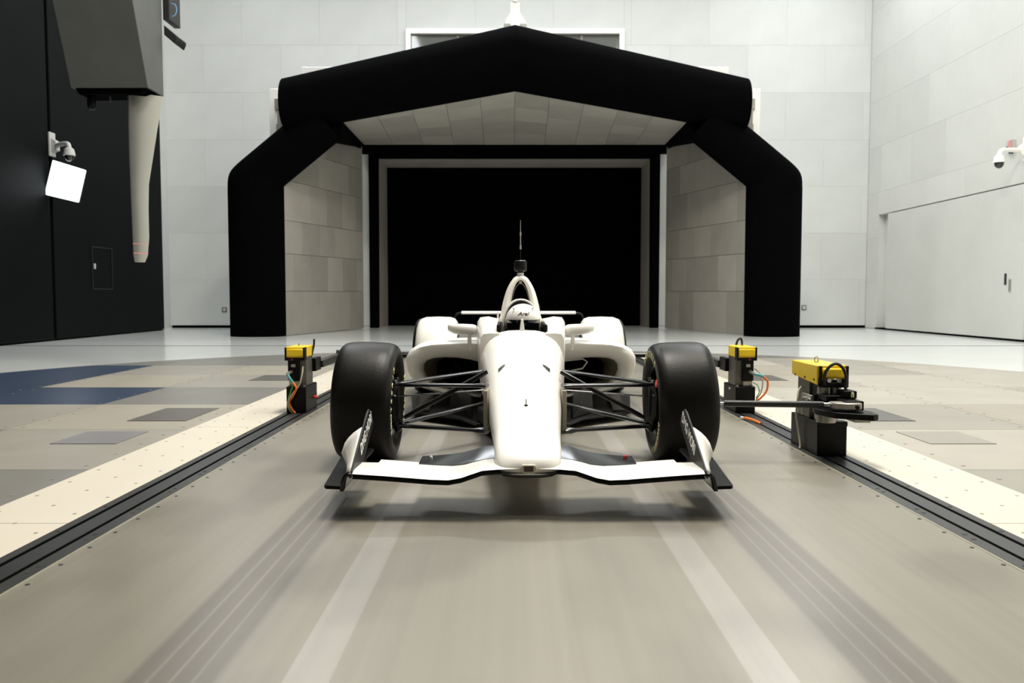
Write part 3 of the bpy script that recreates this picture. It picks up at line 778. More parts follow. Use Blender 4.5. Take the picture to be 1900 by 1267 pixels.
# wheels
def tyre(name, s, cx, cy, R, hw, rim_r, letters):
    prof = [(-.78, rim_r / R), (-.93, .70), (-1.0, .79), (-.995, .865), (-.94, .925), (-.83, .967), (-.66, .988), (-.4, .997), (0, 1.0), (.4, .997), (.66, .988), (.83, .967), (.94, .925), (.995, .865), (1.0, .79), (.93, .70), (.78, rim_r / R)]
    q = MB(); q.lathe([(h * hw, r * R) for h, r in prof], 'x', (0, 0, 0), 72)
    t = q.build('tyre', M_RUBBER, car, smooth=60)
    t.location = (s * cx, cy, R - .002); t.rotation_euler = (0, s * math.radians(1.6) * -1, 0)
    q = MB(); w_ = hw * .80
    q.lathe([(-w_, rim_r * 1.02), (-w_ - .004, rim_r * .97), (-w_ + .02, rim_r * .92), (-w_ * .2, rim_r * .86), (w_ * .2, rim_r * .86), (w_ - .02, rim_r * .92), (w_ + .004, rim_r * .97), (w_, rim_r * 1.02)], 'x', (0, 0, 0), 48)
    rim = q.build('wheel_rim', M_RIM, t, smooth=40)
    q = MB(); q.lathe([(s * -.06, 0), (s * -.065, .05), (s * -.055, rim_r * .5), (s * -.04, rim_r * .86)], 'x', (0, 0, 0), 40)
    for k in range(9):
        a = 2 * PI * k / 9; q.cyl((s * -.075, rim_r * .62 * math.cos(a), rim_r * .62 * math.sin(a)), (s * -.045, rim_r * .62 * math.cos(a), rim_r * .62 * math.sin(a)), .010, n=8)
    q.build('brake_drum', M_RIM, t)
    q = MB(); q.lathe([(s * .09, 0), (s * .10, .03), (s * .05, .04), (s * .04, rim_r * .86)], 'x', (0, 0, 0), 40); q.build('wheel_disc', M_RIM, t)
    if letters:
        for word, a0, step, size in letters:
            for i, ch in enumerate(word):
                q = MB()
                if ch == ' ': continue
                a = math.radians(a0) - s * math.radians(step) * (i - (len(word) - 1) / 2) * (1)
                vs, fs = text_geo(ch, size, .0016, .0012)
                rr = R * .80
                # local frame on the inner sidewall: text up = radially outwards, normal = towards the car
                up = Vector((0, math.cos(a), math.sin(a))); nrm = Vector((-s, 0, 0)); rt = up.cross(nrm)
                q.add([nrm * (hw * 1.003 + v.z) + up * (rr + v.y) + rt * v.x for v in vs], fs)
                q.build('sidewall_letter', M_YLET, t)
    return t
FR, FHW, FCX = .323, .155, .842
tl = tyre('tyre', -1, FCX, 0, FR, FHW, .192, [('FIRESTONE', 172, 9.4, .046), ('FIREHAWK', 352, 9.4, .046)])
tr = tyre('tyre', 1, FCX, 0, FR, FHW, .192, [('FIRESTONE', 88, 9.0, .046), ('FIREHAWK', 232, 9.0, .046)])
q = MB(); vs = []
dec = [(.0, .017), (.012, .015), (.014, -.002), (.008, -.017), (-.008, -.017), (-.014, -.002), (-.012, .015)]
a = math.radians(150); up = Vector((0, math.cos(a), math.sin(a))); nrm = Vector((-1, 0, 0)); rt = up.cross(nrm)
q.loft([[nrm * (FHW * .985 + h) + up * (FR * .745 + y * 1.3) + rt * x * 1.3 for x, y in dec] for h in (-.004, .008)]); dl_ = q.build('valve_sticker', M_RED, tr)
q = MB(); vs, fs = text_geo('A', .03, .001, .001); q.add([nrm * (FHW * .985 + .0085 + v.z) + up * (FR * .745 + v.y) + rt * v.x for v in vs], fs); o = q.build('tyre_mark', M_WLET, tr)
tyre('tyre', -1, .765, 3.07, .348, .19, .192, None); tyre('tyre', 1, .765, 3.07, .348, .19, .192, None)

# front suspension
for s in (-1, 1):
    def arm(a, b, r, m=M_CARBON, flat=.45, bulge=None):
        q = MB(); A, B = Vector((s * a[0], a[1], a[2])), Vector((s * b[0], b[1], b[2]))
        pts = [A, A.lerp(B, .06), A.lerp(B, .85), A.lerp(B, .93), B]
        q.tube(pts, [r * .7, r, r, r * (bulge or 1.0), r * (bulge or 1.0) * .9], 10, flat); return q.build('suspension_arm', m, car, smooth=60)
    arm((.70, -.02, .412), (.195, -.20, .428), .024, bulge=1.2)
    arm((.70, .02, .415), (.235, .50, .440), .022)
    arm((.675, -.02, .188), (.195, -.24, .198), .024, bulge=1.7)
    arm((.675, .02, .195), (.235, .55, .238), .023)
    arm((.66, .03, .225), (.205, .12, .470), .015, flat=.9)
    arm((.70, .14, .33), (.21, .20, .36), .011)
    q = MB(); q.loft([[(s * x, y, z) for y in (-.05, .06)] + [(s * (x - .03), y, z) for y in (.06, -.05)] for x, z in ((.70, .16), (.73, .25), (.735, .35), (.72, .44))]); q.build('upright', M_CARBON, car, bevel=.008)
    q = MB(); q.loft([[(s * x, y, z) for y, z in ((.10, .20), (.10, .44), (.16, .44), (.16, .20))] for x in (.70, .75)]); q.build('brake_duct', M_CARBONM, car, bevel=.01)
    q = MB(); q.box(s * .19, s * .214, -.26, .6, .20, .41); q.build('tub_side_panel', M_TUBS, car, bevel=.006)
    # rear suspension
    q = MB(); q.tube([(s * .15, 2.9, .30), (s * .6, 3.07, .36)], .016, 8); q.tube([(s * .15, 2.8, .16), (s * .6, 3.07, .2)], .016, 8); q.build('rear_link', M_CARBON, car)

# front wing: outline points (x, leading y, leading z, trailing y, trailing z)
WING = [(0.0, -1.161, 0.1996, -0.909, 0.1996), (0.1306, -1.184, 0.1996, -0.905, 0.1968), (0.1866, -1.189, 0.1958, -0.905, 0.1893), (0.2333, -1.194, 0.1809, -0.905, 0.1791), (0.2706, -1.194, 0.1679, -0.905, 0.1688), (0.3219, -1.194, 0.1585, -0.905, 0.1641), (0.3919, -1.191, 0.1604, -0.905, 0.1669), (0.4665, -1.189, 0.166, -0.905, 0.1716), (0.5785, -1.184, 0.1735, -0.905, 0.18), (0.6344, -1.184, 0.1772, -0.905, 0.1837), (0.6345, -1.184, 0.1772, -0.961, 0.1819), (0.7063, -1.18, 0.1809, -0.965, 0.1837)]
def wing_ring(x, ly, lz, ty, tz, t=.022, dz=0):
    out = []; N_ = 9
    for i in range(N_ + 1):
        u = i / N_; out.append((x, ly + (ty - ly) * u, lz + (tz - lz) * u + dz + t * .42 * math.sin(PI * min(1, u * 1.05) ** .55) * (1 - .55 * u)))
    for i in range(N_ - 1, 0, -1):
        u = i / N_; out.append((x, ly + (ty - ly) * u, lz + (tz - lz) * u + dz - t * .40 * math.sin(PI * u ** .55)))
    return out
pts = [(-a[0],) + a[1:] for a in WING[::-1]] + list(WING[1:])
q = MB(); q.loft([wing_ring(*a) for a in pts]); wing = q.build('front_wing', M_WHITE, car, smooth=50)
low = [(x, ly - .006, lz - .019, ty, tz - .006) for x, ly, lz, ty, tz in pts]
q = MB(); q.loft([wing_ring(*a, t=.020) for a in low]); q.build('wing_lower_skin', M_CARBON, wing, smooth=50)
for s in (-1, 1):
    q = MB(); fl_ = [(0.1399, 0.2201, 0.1949), (0.1866, 0.2201, 0.1893), (0.2333, 0.2042, 0.18), (0.2799, 0.1921, 0.1707), (0.3359, 0.1828, 0.1651), (0.4012, 0.1772, 0.1679), (0.4665, 0.1739, 0.1725)]
    q.loft([[(s * x, -0.947, z1 + .004), (s * x, -0.881, (z0 + z1) / 2 + .006), (s * x, -0.807, z0 + .006), (s * x, -0.807, z0 + .002), (s * x, -0.947, z1 - .004)] for x, z0, z1 in fl_])
    fp = q.build('wing_flap', M_FLAP, wing, smooth=50)
    if s > 0:
        q = MB(); q.box(0.4217, 0.4404, -0.864, -0.853, 0.1809, 0.1921); q.build('flap_tag', M_RED, fp)
    else:
        q = MB(); q.lathe([(0.1753, .0), (0.1753, .007), (0.1865, .007), (0.1884, 0)], 'z', (-0.4217, -0.863, .003), 12); q.build('flap_screw', M_WLET, fp)
    # end plate with lettering on its inner face
    ep = [(-1.184, 0.1697), (-1.175, 0.1921), (-1.04, 0.263), (-0.909, 0.3302), (-0.816, 0.375), (-0.774, 0.3852), (-0.737, 0.3722), (-0.685, 0.3255), (-0.676, 0.3041), (-0.807, 0.2416), (-0.937, 0.1697)]
    q = MB(); q.prism([(y, z) for y, z in ep], 'x', s * 0.7063, s * 0.7153); epo = q.build('end_plate', M_CARBONM, wing, bevel=.002)
    vs, fs = text_geo('DMG MORI', .058, .0012, .0012)
    q = MB(); A = Vector((s * 0.7055, -0.989, 0.2397)); Bp = Vector((s * 0.7055, -0.737, 0.3442)); mid_ = (A + Bp) / 2
    ax = (Bp - A).normalized()
    rt = ax if s < 0 else -ax
    nrm = Vector((-s, 0, 0)); up = nrm.cross(rt)
    wdt = max(v.x for v in vs) - min(v.x for v in vs); k = 0.280 / wdt
    q.add([mid_ + rt * v.x * k + up * v.y * k * 1.25 + nrm * v.z for v in vs], fs); q.build('plate_lettering', M_WLET, epo)
    # white fence flaring outwards from the plate
    c0 = [(0.7109, -1.175, 0.1884), (0.7203, -1.175, 0.1875), (0.7305, -1.161, 0.1809), (0.7389, -1.133, 0.1735), (0.7483, -1.077, 0.1641), (0.7604, -1.003, 0.1567)]
    c1 = [(0.7137, -0.914, 0.3255), (0.7324, -0.905, 0.3134), (0.7539, -0.895, 0.2975), (0.7763, -0.886, 0.2761), (0.7949, -0.877, 0.2509), (0.8136, -0.863, 0.2042)]
    q = MB(); rows_ = []
    for k in range(7):
        t = k / 6
        rows_.append([(s * (a[0] + (b[0] - a[0]) * t ** 1.3), a[1] + (b[1] - a[1]) * t, a[2] + (b[2] - a[2]) * (t ** 1.15)) for a, b in zip(c0, c1)])
    q.loft(rows_, cap0=False, cap1=False, closed=False); q.build('wing_fence', M_WHITE, wing, smooth=60, solid=.006)
    # arched gutter and ribbed foot plate
    cs = [(0.7063, 0.1735), (0.7147, 0.1819), (0.7259, 0.1828), (0.7361, 0.1725), (0.7427, 0.1529), (0.7464, 0.1296), (0.7473, 0.1175)]
    q = MB(); q.loft([[(s * x, y, z + dz_) for x, z in cs] for y, dz_ in ((-1.194, -.004), (-1.133, 0), (-0.947, .0), (-0.685, .004))], cap0=False, cap1=False, closed=False); q.build('gutter', M_CARBON, wing, smooth=60, solid=.014)
    q = MB(); q.loft([[(s * 0.7436, y, z), (s * xo, y, z + .003), (s * xo, y, z + .018), (s * 0.7436, y, z + .016)] for y, z, xo in ((-1.175, 0.1156, 0.8136), (-1.161, 0.1156, 0.8229), (-0.947, 0.1212, 0.8397), (-0.685, 0.1389, 0.8537))]); q.build('foot_plate', M_RIB, wing, bevel=.002)

# rear wing
q = MB(); q.loft([[(x, 3.52 + c, z) for c, z in ((-.03, .726), (-.024, .741), (.02, .748), (.12, .742), (.02, .722), (-.02, .716))] for x in (-.562, -.556, .50, .556)]); rw = q.build('rear_wing', M_WHITE, car, bevel=.006)
for s in (-1, 1):
    q = MB(); q.tube(smooth_path([(s * .552, 3.56, .728), (s * .60, 3.56, .722), (s * .628, 3.56, .69), (s * .632, 3.56, .62), (s * .632, 3.56, .40)], 5), .010, 8); q.build('wing_hoop', M_CARBONM, rw)
    q = MB(); q.box(s * .13, s * .145, 3.45, 3.6, .42, .725); q.build('wing_pylon', M_WHITE, rw)
q = MB(); q.cyl((.205, 3.50, .715), (.205, 3.50, .81), .004, n=8); q.build('wing_mast', M_CARBONM, rw)
q = MB(); q.cyl((-.205, 3.50, .66), (-.205, 3.50, .74), .010, n=8); q.build('wing_pylon', M_WHITE, rw)

# ---- helmet in the cockpit
hel = empty('race_helmet', (.012, 1.47, .57)); tag(hel, 'white racing helmet with dark visor inside the cockpit', 'helmet')
hc = Vector((.012, 1.47, .712))
def hshell(k, z_cut0=-1, z_cut1=1, a0=0, a1=360, n=40, m_=24):
    rings = []
    for j in range(m_ + 1):
        v = -1 + 2 * j / m_; v = math.sin(v * PI / 2); v = z_cut0 + (z_cut1 - z_cut0) * (v + 1) / 2
        r = math.sqrt(max(0, 1 - abs(v) ** 2.3)) if v > 0 else math.sqrt(max(0, 1 - abs(v) ** 3.2))
        ring_ = []
        for i in range(n + (0 if a1 - a0 == 360 else 1)):
            a = math.radians(a0 + (a1 - a0) * i / n); c_, s_ = math.cos(a), math.sin(a)
            ring_.append((hc.x + k * .124 * r * c_, hc.y + k * (.145 if s_ < 0 else .135) * r * s_, hc.z + k * .126 * v))
        rings.append(ring_)
    return rings
q = MB(); q.loft(hshell(1.0)); put(q.build('helmet_shell', M_WHITE, smooth=70), hel)
q = MB(); q.loft(hshell(1.018, -.42, .10, 202, 338, 24, 10), cap0=False, cap1=False, closed=False); put(q.build('visor', M_VISOR, smooth=70, solid=.003), hel)
for s in (-1, 1):
    q = MB(); q.loft(hshell(1.024, -.44, .16, 190 if s < 0 else 338, 203 if s < 0 else 350, 6, 6), cap0=False, cap1=False, closed=False); put(q.build('visor_pivot', M_CREAM, smooth=70, solid=.004), hel)
    q = MB(); p = hc + Vector((s * .066, -.088, .088)); q.cyl(p, p + Vector((s * .004, -.010, .006)), .0045, n=10); put(q.build('helmet_vent', M_GREYSIDE), hel)
q = MB(); vs, fs = text_geo('Arai', .034, .001, .0006, .35)
for v in vs: v.x *= 1.3
def onhelm(v):
    x = v.x; z = .056 + v.y; vz = z / .126
    r = math.sqrt(max(0, 1 - abs(vz) ** 2.3)); sx_ = x / (.124 * r)
    return (hc.x + x, hc.y - .145 * r * math.sqrt(max(0, 1 - sx_ * sx_)) - .0012 - v.z, hc.z + z)
q.add([onhelm(v) for v in vs], fs); put(q.build('helmet_lettering', M_KLET), hel)
q = MB(); q.lathe([(.40, .16), (.54, .13), (.60, .08), (.64, .07)], 'z', (.012, 1.55, 0), 24); put(q.build('collar', M_CARBONM, smooth=60), hel)

# ================================================================= WHEEL RESTRAINT UNITS ON THE RAILS
def cable(root, nm, pts, r, m):
    q = MB(); q.tube(smooth_path(pts, 6), r, 8); return put(q.build(nm, m, smooth=60), root)
def rear_unit(s, label):
    cx, y0 = s * 1.712, 1.74
    r = empty('wheel_restraint', (cx, y0 + .17, .002)); tag(r, label, 'wheel restraint', 'rail units holding the wheels')
    def bx(nm, m, xa, xb, ya, yb, za, zb, bev=.004):   # xa, xb measured outwards from the car side
        q = MB(); q.box(s * xa, s * xb, ya, yb, za, zb); return put(q.build(nm, m, bevel=bev), r)
    bx('base_block', M_BLKP, 1.635, 1.785, y0, y0 + .35, .002, .205, .006)
    for xx in (1.652, 1.768):
        q = MB(); q.cyl((s * xx, y0 + .02, .205), (s * xx, y0 + .02, .214), .009, n=10); put(q.build('bolt', M_SILVER), r)
    bx('column', M_GREYSIDE, 1.645, 1.72, y0 + .06, y0 + .26, .205, .425)
    bx('motor', M_BLKP, 1.695, 1.78, y0 + .03, y0 + .15, .245, .425, .008)
    bx('motor_foot', M_SATIN, 1.70, 1.772, y0 + .035, y0 + .14, .205, .245)
    bx('data_plate', M_LGREY, 1.72, 1.752, y0 + .027, y0 + .031, .352, .374, .001)
    bx('cover', M_YEL, 1.642, 1.785, y0 - .005, y0 + .26, .425, .508, .006)
    q = MB()
    for xa in (1.638, 1.778):
        q.box(s * xa, s * (xa + .012), y0 - .014, y0 + .05, .405, .505)
    q.box(s * 1.640, s * 1.788, y0 - .012, y0 + .05, .404, .424); put(q.build('cover_bracket', M_BLKP, bevel=.002), r)
    bx('cover_lip', M_YEL, 1.651, 1.776, y0 - .016, y0 - .004, .440, .492, .012)
    q = MB(); q.cyl((s * 1.735, y0 - .013, .415), (s * 1.735, y0 - .006, .415), .010, n=14); put(q.build('status_lamp', M_DKRED), r)
    q = MB(); q.tube([(s * 1.715, y0 + .12, .508), (s * 1.715, y0 + .12, .53)], .003, 6); put(q.build('lifting_pin', M_GREYSIDE), r)
    # connector and cables
    q = MB(); q.cyl((s * 1.75, y0 + .03, .318), (s * 1.765, y0 - .03, .305), .014, .012, 12); put(q.build('connector', M_SATIN), r)
    if s < 0:
        cable(r, 'cable', [(-1.765, y0 - .03, .305), (-1.742, y0 - .045, .27), (-1.722, y0 - .045, .243)], .010, M_TEAL)
        cable(r, 'cable', [(-1.722, y0 - .045, .243), (-1.695, y0 - .05, .20), (-1.72, y0 - .05, .14), (-1.752, y0 - .04, .09), (-1.735, y0 - .03, .035), (-1.715, y0 - .02, .006)], .008, M_CABO)
        cable(r, 'cable', [(-1.755, y0 - .02, .26), (-1.725, y0 - .035, .225), (-1.74, y0 - .04, .17), (-1.758, y0 - .045, .10), (-1.745, y0 - .035, .03), (-1.72, y0 - .02, .006)], .005, M_CABG)
        cable(r, 'cable', [(-1.655, y0 + .0, .36), (-1.655, y0 - .03, .30), (-1.675, y0 - .045, .22), (-1.72, y0 - .05, .16), (-1.76, y0 - .05, .09), (-1.745, y0 - .03, .02), (-1.725, y0 - .02, .006)], .006, M_CABW)
        bx('stop_button', M_RED, 1.605, 1.64, y0 + .24, y0 + .27, .085, .105, .006)
        cable(r, 'hose', [(-1.645, y0 + .23, .43), (-1.632, y0 + .25, .50), (-1.628, y0 + .25, .555)], .008, M_CABK)
    else:
        cable(r, 'cable', [(1.765, y0 - .03, .305), (1.80, y0 - .045, .298), (1.83, y0 - .045, .285)], .010, M_TEAL)
        cable(r, 'cable', [(1.83, y0 - .045, .287), (1.862, y0 - .045, .25), (1.858, y0 - .04, .18), (1.815, y0 - .03, .12), (1.79, y0 - .01, .10)], .008, M_CABO)
        cable(r, 'cable', [(1.785, y0 + .03, .34), (1.815, y0 + .0, .31), (1.833, y0 - .02, .25), (1.82, y0 - .02, .16), (1.788, y0 - .01, .11)], .005, M_CABW)
        cable(r, 'cable', [(1.775, y0 + .03, .235), (1.80, y0 + .0, .215), (1.808, y0 - .02, .17), (1.788, y0 - .01, .12)], .004, M_CABG)
        cable(r, 'hose', [(1.70, y0 + .25, .50), (1.715, y0 + .25, .545), (1.738, y0 + .25, .56), (1.748, y0 + .25, .53), (1.748, y0 + .25, .50)], .009, M_CABK)
        bx('side_tag', M_LGREY, 1.632, 1.636, y0 + .15, y0 + .19, .165, .180, .001)
    # arm reaching back to the rear wheel
    bx('arm_mount', M_BLKP, 1.615, 1.66, y0 + .24, y0 + .42, .30, .405, .006)
    bx('arm_link', M_DKGREY, 1.60, 1.66, y0 + .42, y0 + 1.27, .315, .375, .006)
    q = MB(); q.cyl((s * 1.63, 3.02, .27), (s * 1.63, 3.02, .40), .05, n=20); put(q.build('clevis', M_GREYSIDE), r)
    q = MB(); q.cyl((s * 1.63, 3.02, .346), (s * .962, 3.07, .346), .018, n=14); put(q.build('restraint_rod', M_BLKP), r)
    return r
rear_unit(-1, 'yellow-topped restraint unit on the left rail, beside the front tyre')
rear_unit(1, 'yellow-topped restraint unit behind the long rod on the right rail')

def near_unit():
    y0 = .08
    r = empty('wheel_restraint', (1.712, y0 + .2, .002)); tag(r, 'nearest yellow-topped restraint unit, its rod reaching the front wheel', 'wheel restraint', 'rail units holding the wheels')
    def bx(nm, m, xa, xb, ya, yb, za, zb, bev=.004):
        q = MB(); q.box(xa, xb, ya, yb, za, zb); return put(q.build(nm, m, bevel=bev), r)
    bx('base_block', M_BLKP, 1.632, 1.797, y0, y0 + .43, .002, .19, .006)
    bx('base_cap', M_BLKP, 1.634, 1.799, y0 - .002, y0 + .06, .168, .196, .004)
    bx('column', M_GREYSIDE, 1.645, 1.69, y0 + .17, y0 + .36, .19, .43, .004)
    bx('column_plate', M_BLKP, 1.655, 1.775, y0 + .06, y0 + .22, .275, .42, .005)
    bx('clamp', M_SATIN, 1.628, 1.648, y0 + .10, y0 + .25, .275, .33, .004)
    for yy in (.12, .2):
        q = MB(); q.cyl((1.612, y0 + yy, .30), (1.63, y0 + yy, .30), .012, n=12); put(q.build('bolt', M_SILVER), r)
    bx('foot', M_SATIN, 1.655, 1.69, y0 + .06, y0 + .12, .19, .25, .004)
    bx('foot', M_SATIN, 1.70, 1.74, y0 + .12, y0 + .24, .19, .225, .006)
    bx('cover', M_YEL, 1.632, 1.797, y0 + .02, y0 + .42, .432, .508, .006)
    # slanted yellow skirt on the car side
    q = MB(); q.prism([(y0 + .02, .40), (y0 + .42, .425), (y0 + .42, .504), (y0 + .02, .504)], 'x', 1.629, 1.637); put(q.build('cover_skirt', M_YEL), r)
    for yy in (.06, .2, .36):
        q = MB(); q.cyl((1.626, y0 + yy, .428), (1.634, y0 + yy, .422), .006, n=10); put(q.build('skirt_screw', M_BLKP), r)
    q = MB()
    for xa in (1.640, 1.788): q.box(xa, xa + .011, y0 + .0, y0 + .08, .395, .505)
    q.box(1.640, 1.799, y0 + .0, y0 + .08, .385, .412); put(q.build('cover_bracket', M_BLKP, bevel=.002), r)
    bx('cover_lip', M_YEL, 1.655, 1.787, y0 + .002, y0 + .02, .442, .492, .012)
    for xx in (1.69, 1.745):
        q = MB(); q.cyl((xx, y0 - .004, .425), (xx, y0 + .01, .425), .012, n=12); put(q.build('bolt', M_SILVER), r)
    q = MB(); q.cyl((1.685, y0 + .06, .345), (1.685, y0 + .06, .388), .036, n=20); q.cyl((1.752, y0 + .06, .345), (1.752, y0 + .06, .388), .03, n=20); put(q.build('drive_drum', M_SATIN), r)
    bx('head_block', M_BLKP, 1.655, 1.80, y0 - .06, y0 + .09, .315, .348, .006)
    bx('head_tower', M_BLKP, 1.735, 1.805, y0 - .10, y0 + .0, .335, .378, .006)
    q = MB(); q.cyl((1.775, y0 - .11, .345), (1.775, y0 - .11, .368), .008, n=10); q.cyl((1.775, y0 - .11, .36), (1.775, y0 - .11, .374), .005, n=8); put(q.build('grease_nipple', M_YLET), r)
    q = MB(); q.prism([(1.64, -.12), (1.70, -.16), (1.765, -.16), (1.78, -.14), (1.78, -.05), (1.64, -.05)], 'z', .292, .328); put(q.build('rod_fork', M_SATIN, bevel=.006), r)
    bx('fork_back', M_BLKP, 1.70, 1.80, -.12, .01, .285, .335, .005)
    q = MB(); q.cyl((1.745, -.161, .308), (1.745, -.17, .308), .010, n=12); put(q.build('fork_pin', M_BLKP), r)
    q = MB(); q.prism([(1.585, -.02), (1.635, -.16), (1.80, -.24), (1.832, -.22), (1.845, -.12), (1.80, .08), (1.60, .08)], 'z', .248, .280); put(q.build('swivel_plate', M_BLKP, bevel=.004), r)
    q = MB(); q.prism([(1.72, -.19), (1.80, -.205), (1.81, -.10), (1.72, -.08)], 'z', .232, .252); put(q.build('plate_shoe', M_SATIN, bevel=.004), r)
    q = MB(); q.lathe([(.195, 0), (.195, .052), (.235, .052), (.252, .048), (.252, 0)], 'z', (1.675, .075, 0), 28); put(q.build('swivel_drum', M_SATIN, smooth=40), r)
    q = MB(); q.cyl((1.08, -.03, .312), (1.60, -.075, .312), .0175, n=18); rod = put(q.build('restraint_rod', M_DKGREY), r)
    q = MB(); q.cyl((1.60, -.075, .312), (1.615, -.077, .312), .012, n=12); q.cyl((1.615, -.077, .312), (1.65, -.08, .312), .008, n=12); q.lathe([(-.014, .0), (-.012, .010), (0, .015), (.012, .010), (.014, 0)], 'x', (1.63, -.078, .312), 14); q.cyl((1.04, -.03, .312), (1.085, -.03, .312), .008, n=12); put(q.build('rod_end', M_SILVER), r)
    bx('hub_fork', M_DKGREY, 1.0, 1.05, -.06, .0, .29, .34, .006)
    cable(r, 'hose', [(1.665, y0 + .0, .40), (1.66, y0 - .01, .45), (1.675, y0 - .02, .495), (1.71, y0 - .025, .520), (1.745, y0 - .03, .505), (1.765, y0 - .04, .46), (1.765, y0 - .045, .41), (1.758, y0 - .05, .36), (1.75, y0 - .05, .33)], .0085, M_CABK)
    cable(r, 'cable', [(1.64, y0 + .28, .36), (1.615, y0 + .26, .34), (1.603, y0 + .24, .29), (1.600, y0 + .25, .20), (1.612, y0 + .24, .10), (1.615, y0 + .22, .03), (1.61, y0 + .21, .006)], .006, M_CABW)
    cable(r, 'cable', [(1.655, y0 + .3, .28), (1.645, y0 + .28, .24), (1.645, y0 + .27, .195)], .004, M_CABW)
    q = MB(); q.lathe([(.0 + .020 * math.cos(a), .0 + .004) for a in (0, 1)], 'z', (0, 0, 0), 4)
    q = MB(); q.tube([(1.70 + .011 * math.cos(a), y0 + .22, .524 + .016 * math.sin(a)) for a in [2 * PI * k / 14 for k in range(15)]], .0035, 6); put(q.build('lifting_eye', M_SATIN), r)
    return r
near_unit()
# loose orange cable end on the right rail
lc = MB(); lc.tube(smooth_path([(1.60, 1.42, .014), (1.615, 1.37, .020), (1.645, 1.27, .016), (1.66, 1.19, .010)], 5), .009, 8)
o = lc.build('cable_end', M_CABO); tag(o, 'short orange cable lying on the right rail', 'cable')
q = MB(); q.cyl((1.595, 1.44, .014), (1.605, 1.40, .014), .011, n=10); q.build('plug', M_LGREY, o)

# ================================================================= OVERHEAD TRAVERSE WITH PROBE STRUT
trv = empty('probe_traverse', (-4.97, 5.85, CEIL)); tag(trv, 'dark grey hanging traverse box with silver probe strut', 'traverse')
def U_(x, y, z): return (x, y, z)
zb, ztp = 3.43, CEIL - .01
k = (5.27 - 5.62) / (4.347 - 3.43); yt = 5.62 + k * (ztp - zb)
q = MB(); zt2 = 6.4; yt2 = 5.62 + k * (zt2 - zb)
q.loft([[(-5.44, 5.62, zb), (-4.50, 5.62, zb), (-4.50, 6.07, zb), (-5.44, 6.07, zb)], [(-5.44, yt2, zt2), (-4.50, yt2, zt2), (-4.50, 6.07, zt2), (-5.44, 6.07, zt2)], [(-5.44, yt2, ztp), (-4.50, yt2, ztp), (-4.50, 6.07, ztp), (-5.44, 6.07, ztp)]])
put(q.build('housing', M_TRAV, bevel=.008), trv)
q = MB(); q.loft([[(-5.36, 5.66, zb - .07), (-4.62, 5.66, zb - .06), (-4.62, 6.0, zb - .06), (-5.36, 6.0, zb - .07)], [(-5.40, 5.64, zb), (-4.52, 5.64, zb), (-4.52, 6.04, zb), (-5.40, 6.04, zb)]]); put(q.build('underside', M_GROOVE), trv)
def foil(z, xl, xr, yc):
    """streamlined section, nose towards the camera's left, tail to the right"""
    c = xr - xl; out = []
    for i in range(16):
        u = .5 * (1 - math.cos(PI * i / 15)); t = .30 * c * (1.48 * math.sqrt(u) - .63 * u - 1.76 * u * u + 1.42 * u ** 3 - .51 * u ** 4) + .002
        out.append((u, t))
    top = [(xl + u * c, yc + (u - .3) * .5 * c - t * 1.0, z) for u, t in out]; bot = [(xl + u * c, yc + (u - .3) * .5 * c + t * 1.0, z) for u, t in out[::-1][1:-1]]
    return top + bot
q = MB(); q.loft([foil(z, a, b, 5.82) for z, a, b in ((1.32, -4.80, -4.695), (1.40, -4.812, -4.665), (1.63, -4.816, -4.645), (2.0, -4.822, -4.645), (2.3, -4.826, -4.635), (2.65, -4.828, -4.58), (2.97, -4.825, -4.53), (3.2, -4.82, -4.49), (3.40, -4.815, -4.455))])
strut = put(q.build('probe_strut', M_STRUT, smooth=60), trv)
for z in (1.545, 1.425):
    a, b = (-4.817, -4.650) if z > 1.5 else (-4.814, -4.658)
    q = MB(); q.loft([foil(z, a, b, 5.82), foil(z + .014, a, b, 5.82)]); put(q.build('marker_band', M_PINK, smooth=60), trv)
q = MB(); q.lathe([(3.20, 0), (3.205, .03), (3.23, .052), (3.28, .056), (3.36, .05), (3.40, .04)], 'z', (-5.28, 5.80, 0), 24); put(q.build('dome_camera', M_BLKP, smooth=60), trv)
q = MB(); q.cyl((-5.05, 5.8, 3.30), (-5.05, 5.8, 3.37), .008, n=8); put(q.build('sensor', M_GREYSIDE), trv)
q = MB(); q.box(-4.50, -4.42, 6.10, 6.45, 4.40, CEIL - .01); q.prism([(-4.50, 4.22), (-4.36, 4.10), (-4.33, 4.17), (-4.33, 4.20), (-4.50, 4.34)], 'y', 6.12, 6.4); put(q.build('cable_tray', M_DKGREY, bevel=.006), trv)
cable(trv, 'cable', [(-4.41, 6.15, 4.62), (-4.36, 6.15, 4.60), (-4.345, 6.15, 4.53), (-4.37, 6.15, 4.47), (-4.41, 6.15, 4.46)], .005, M_BLUEC)

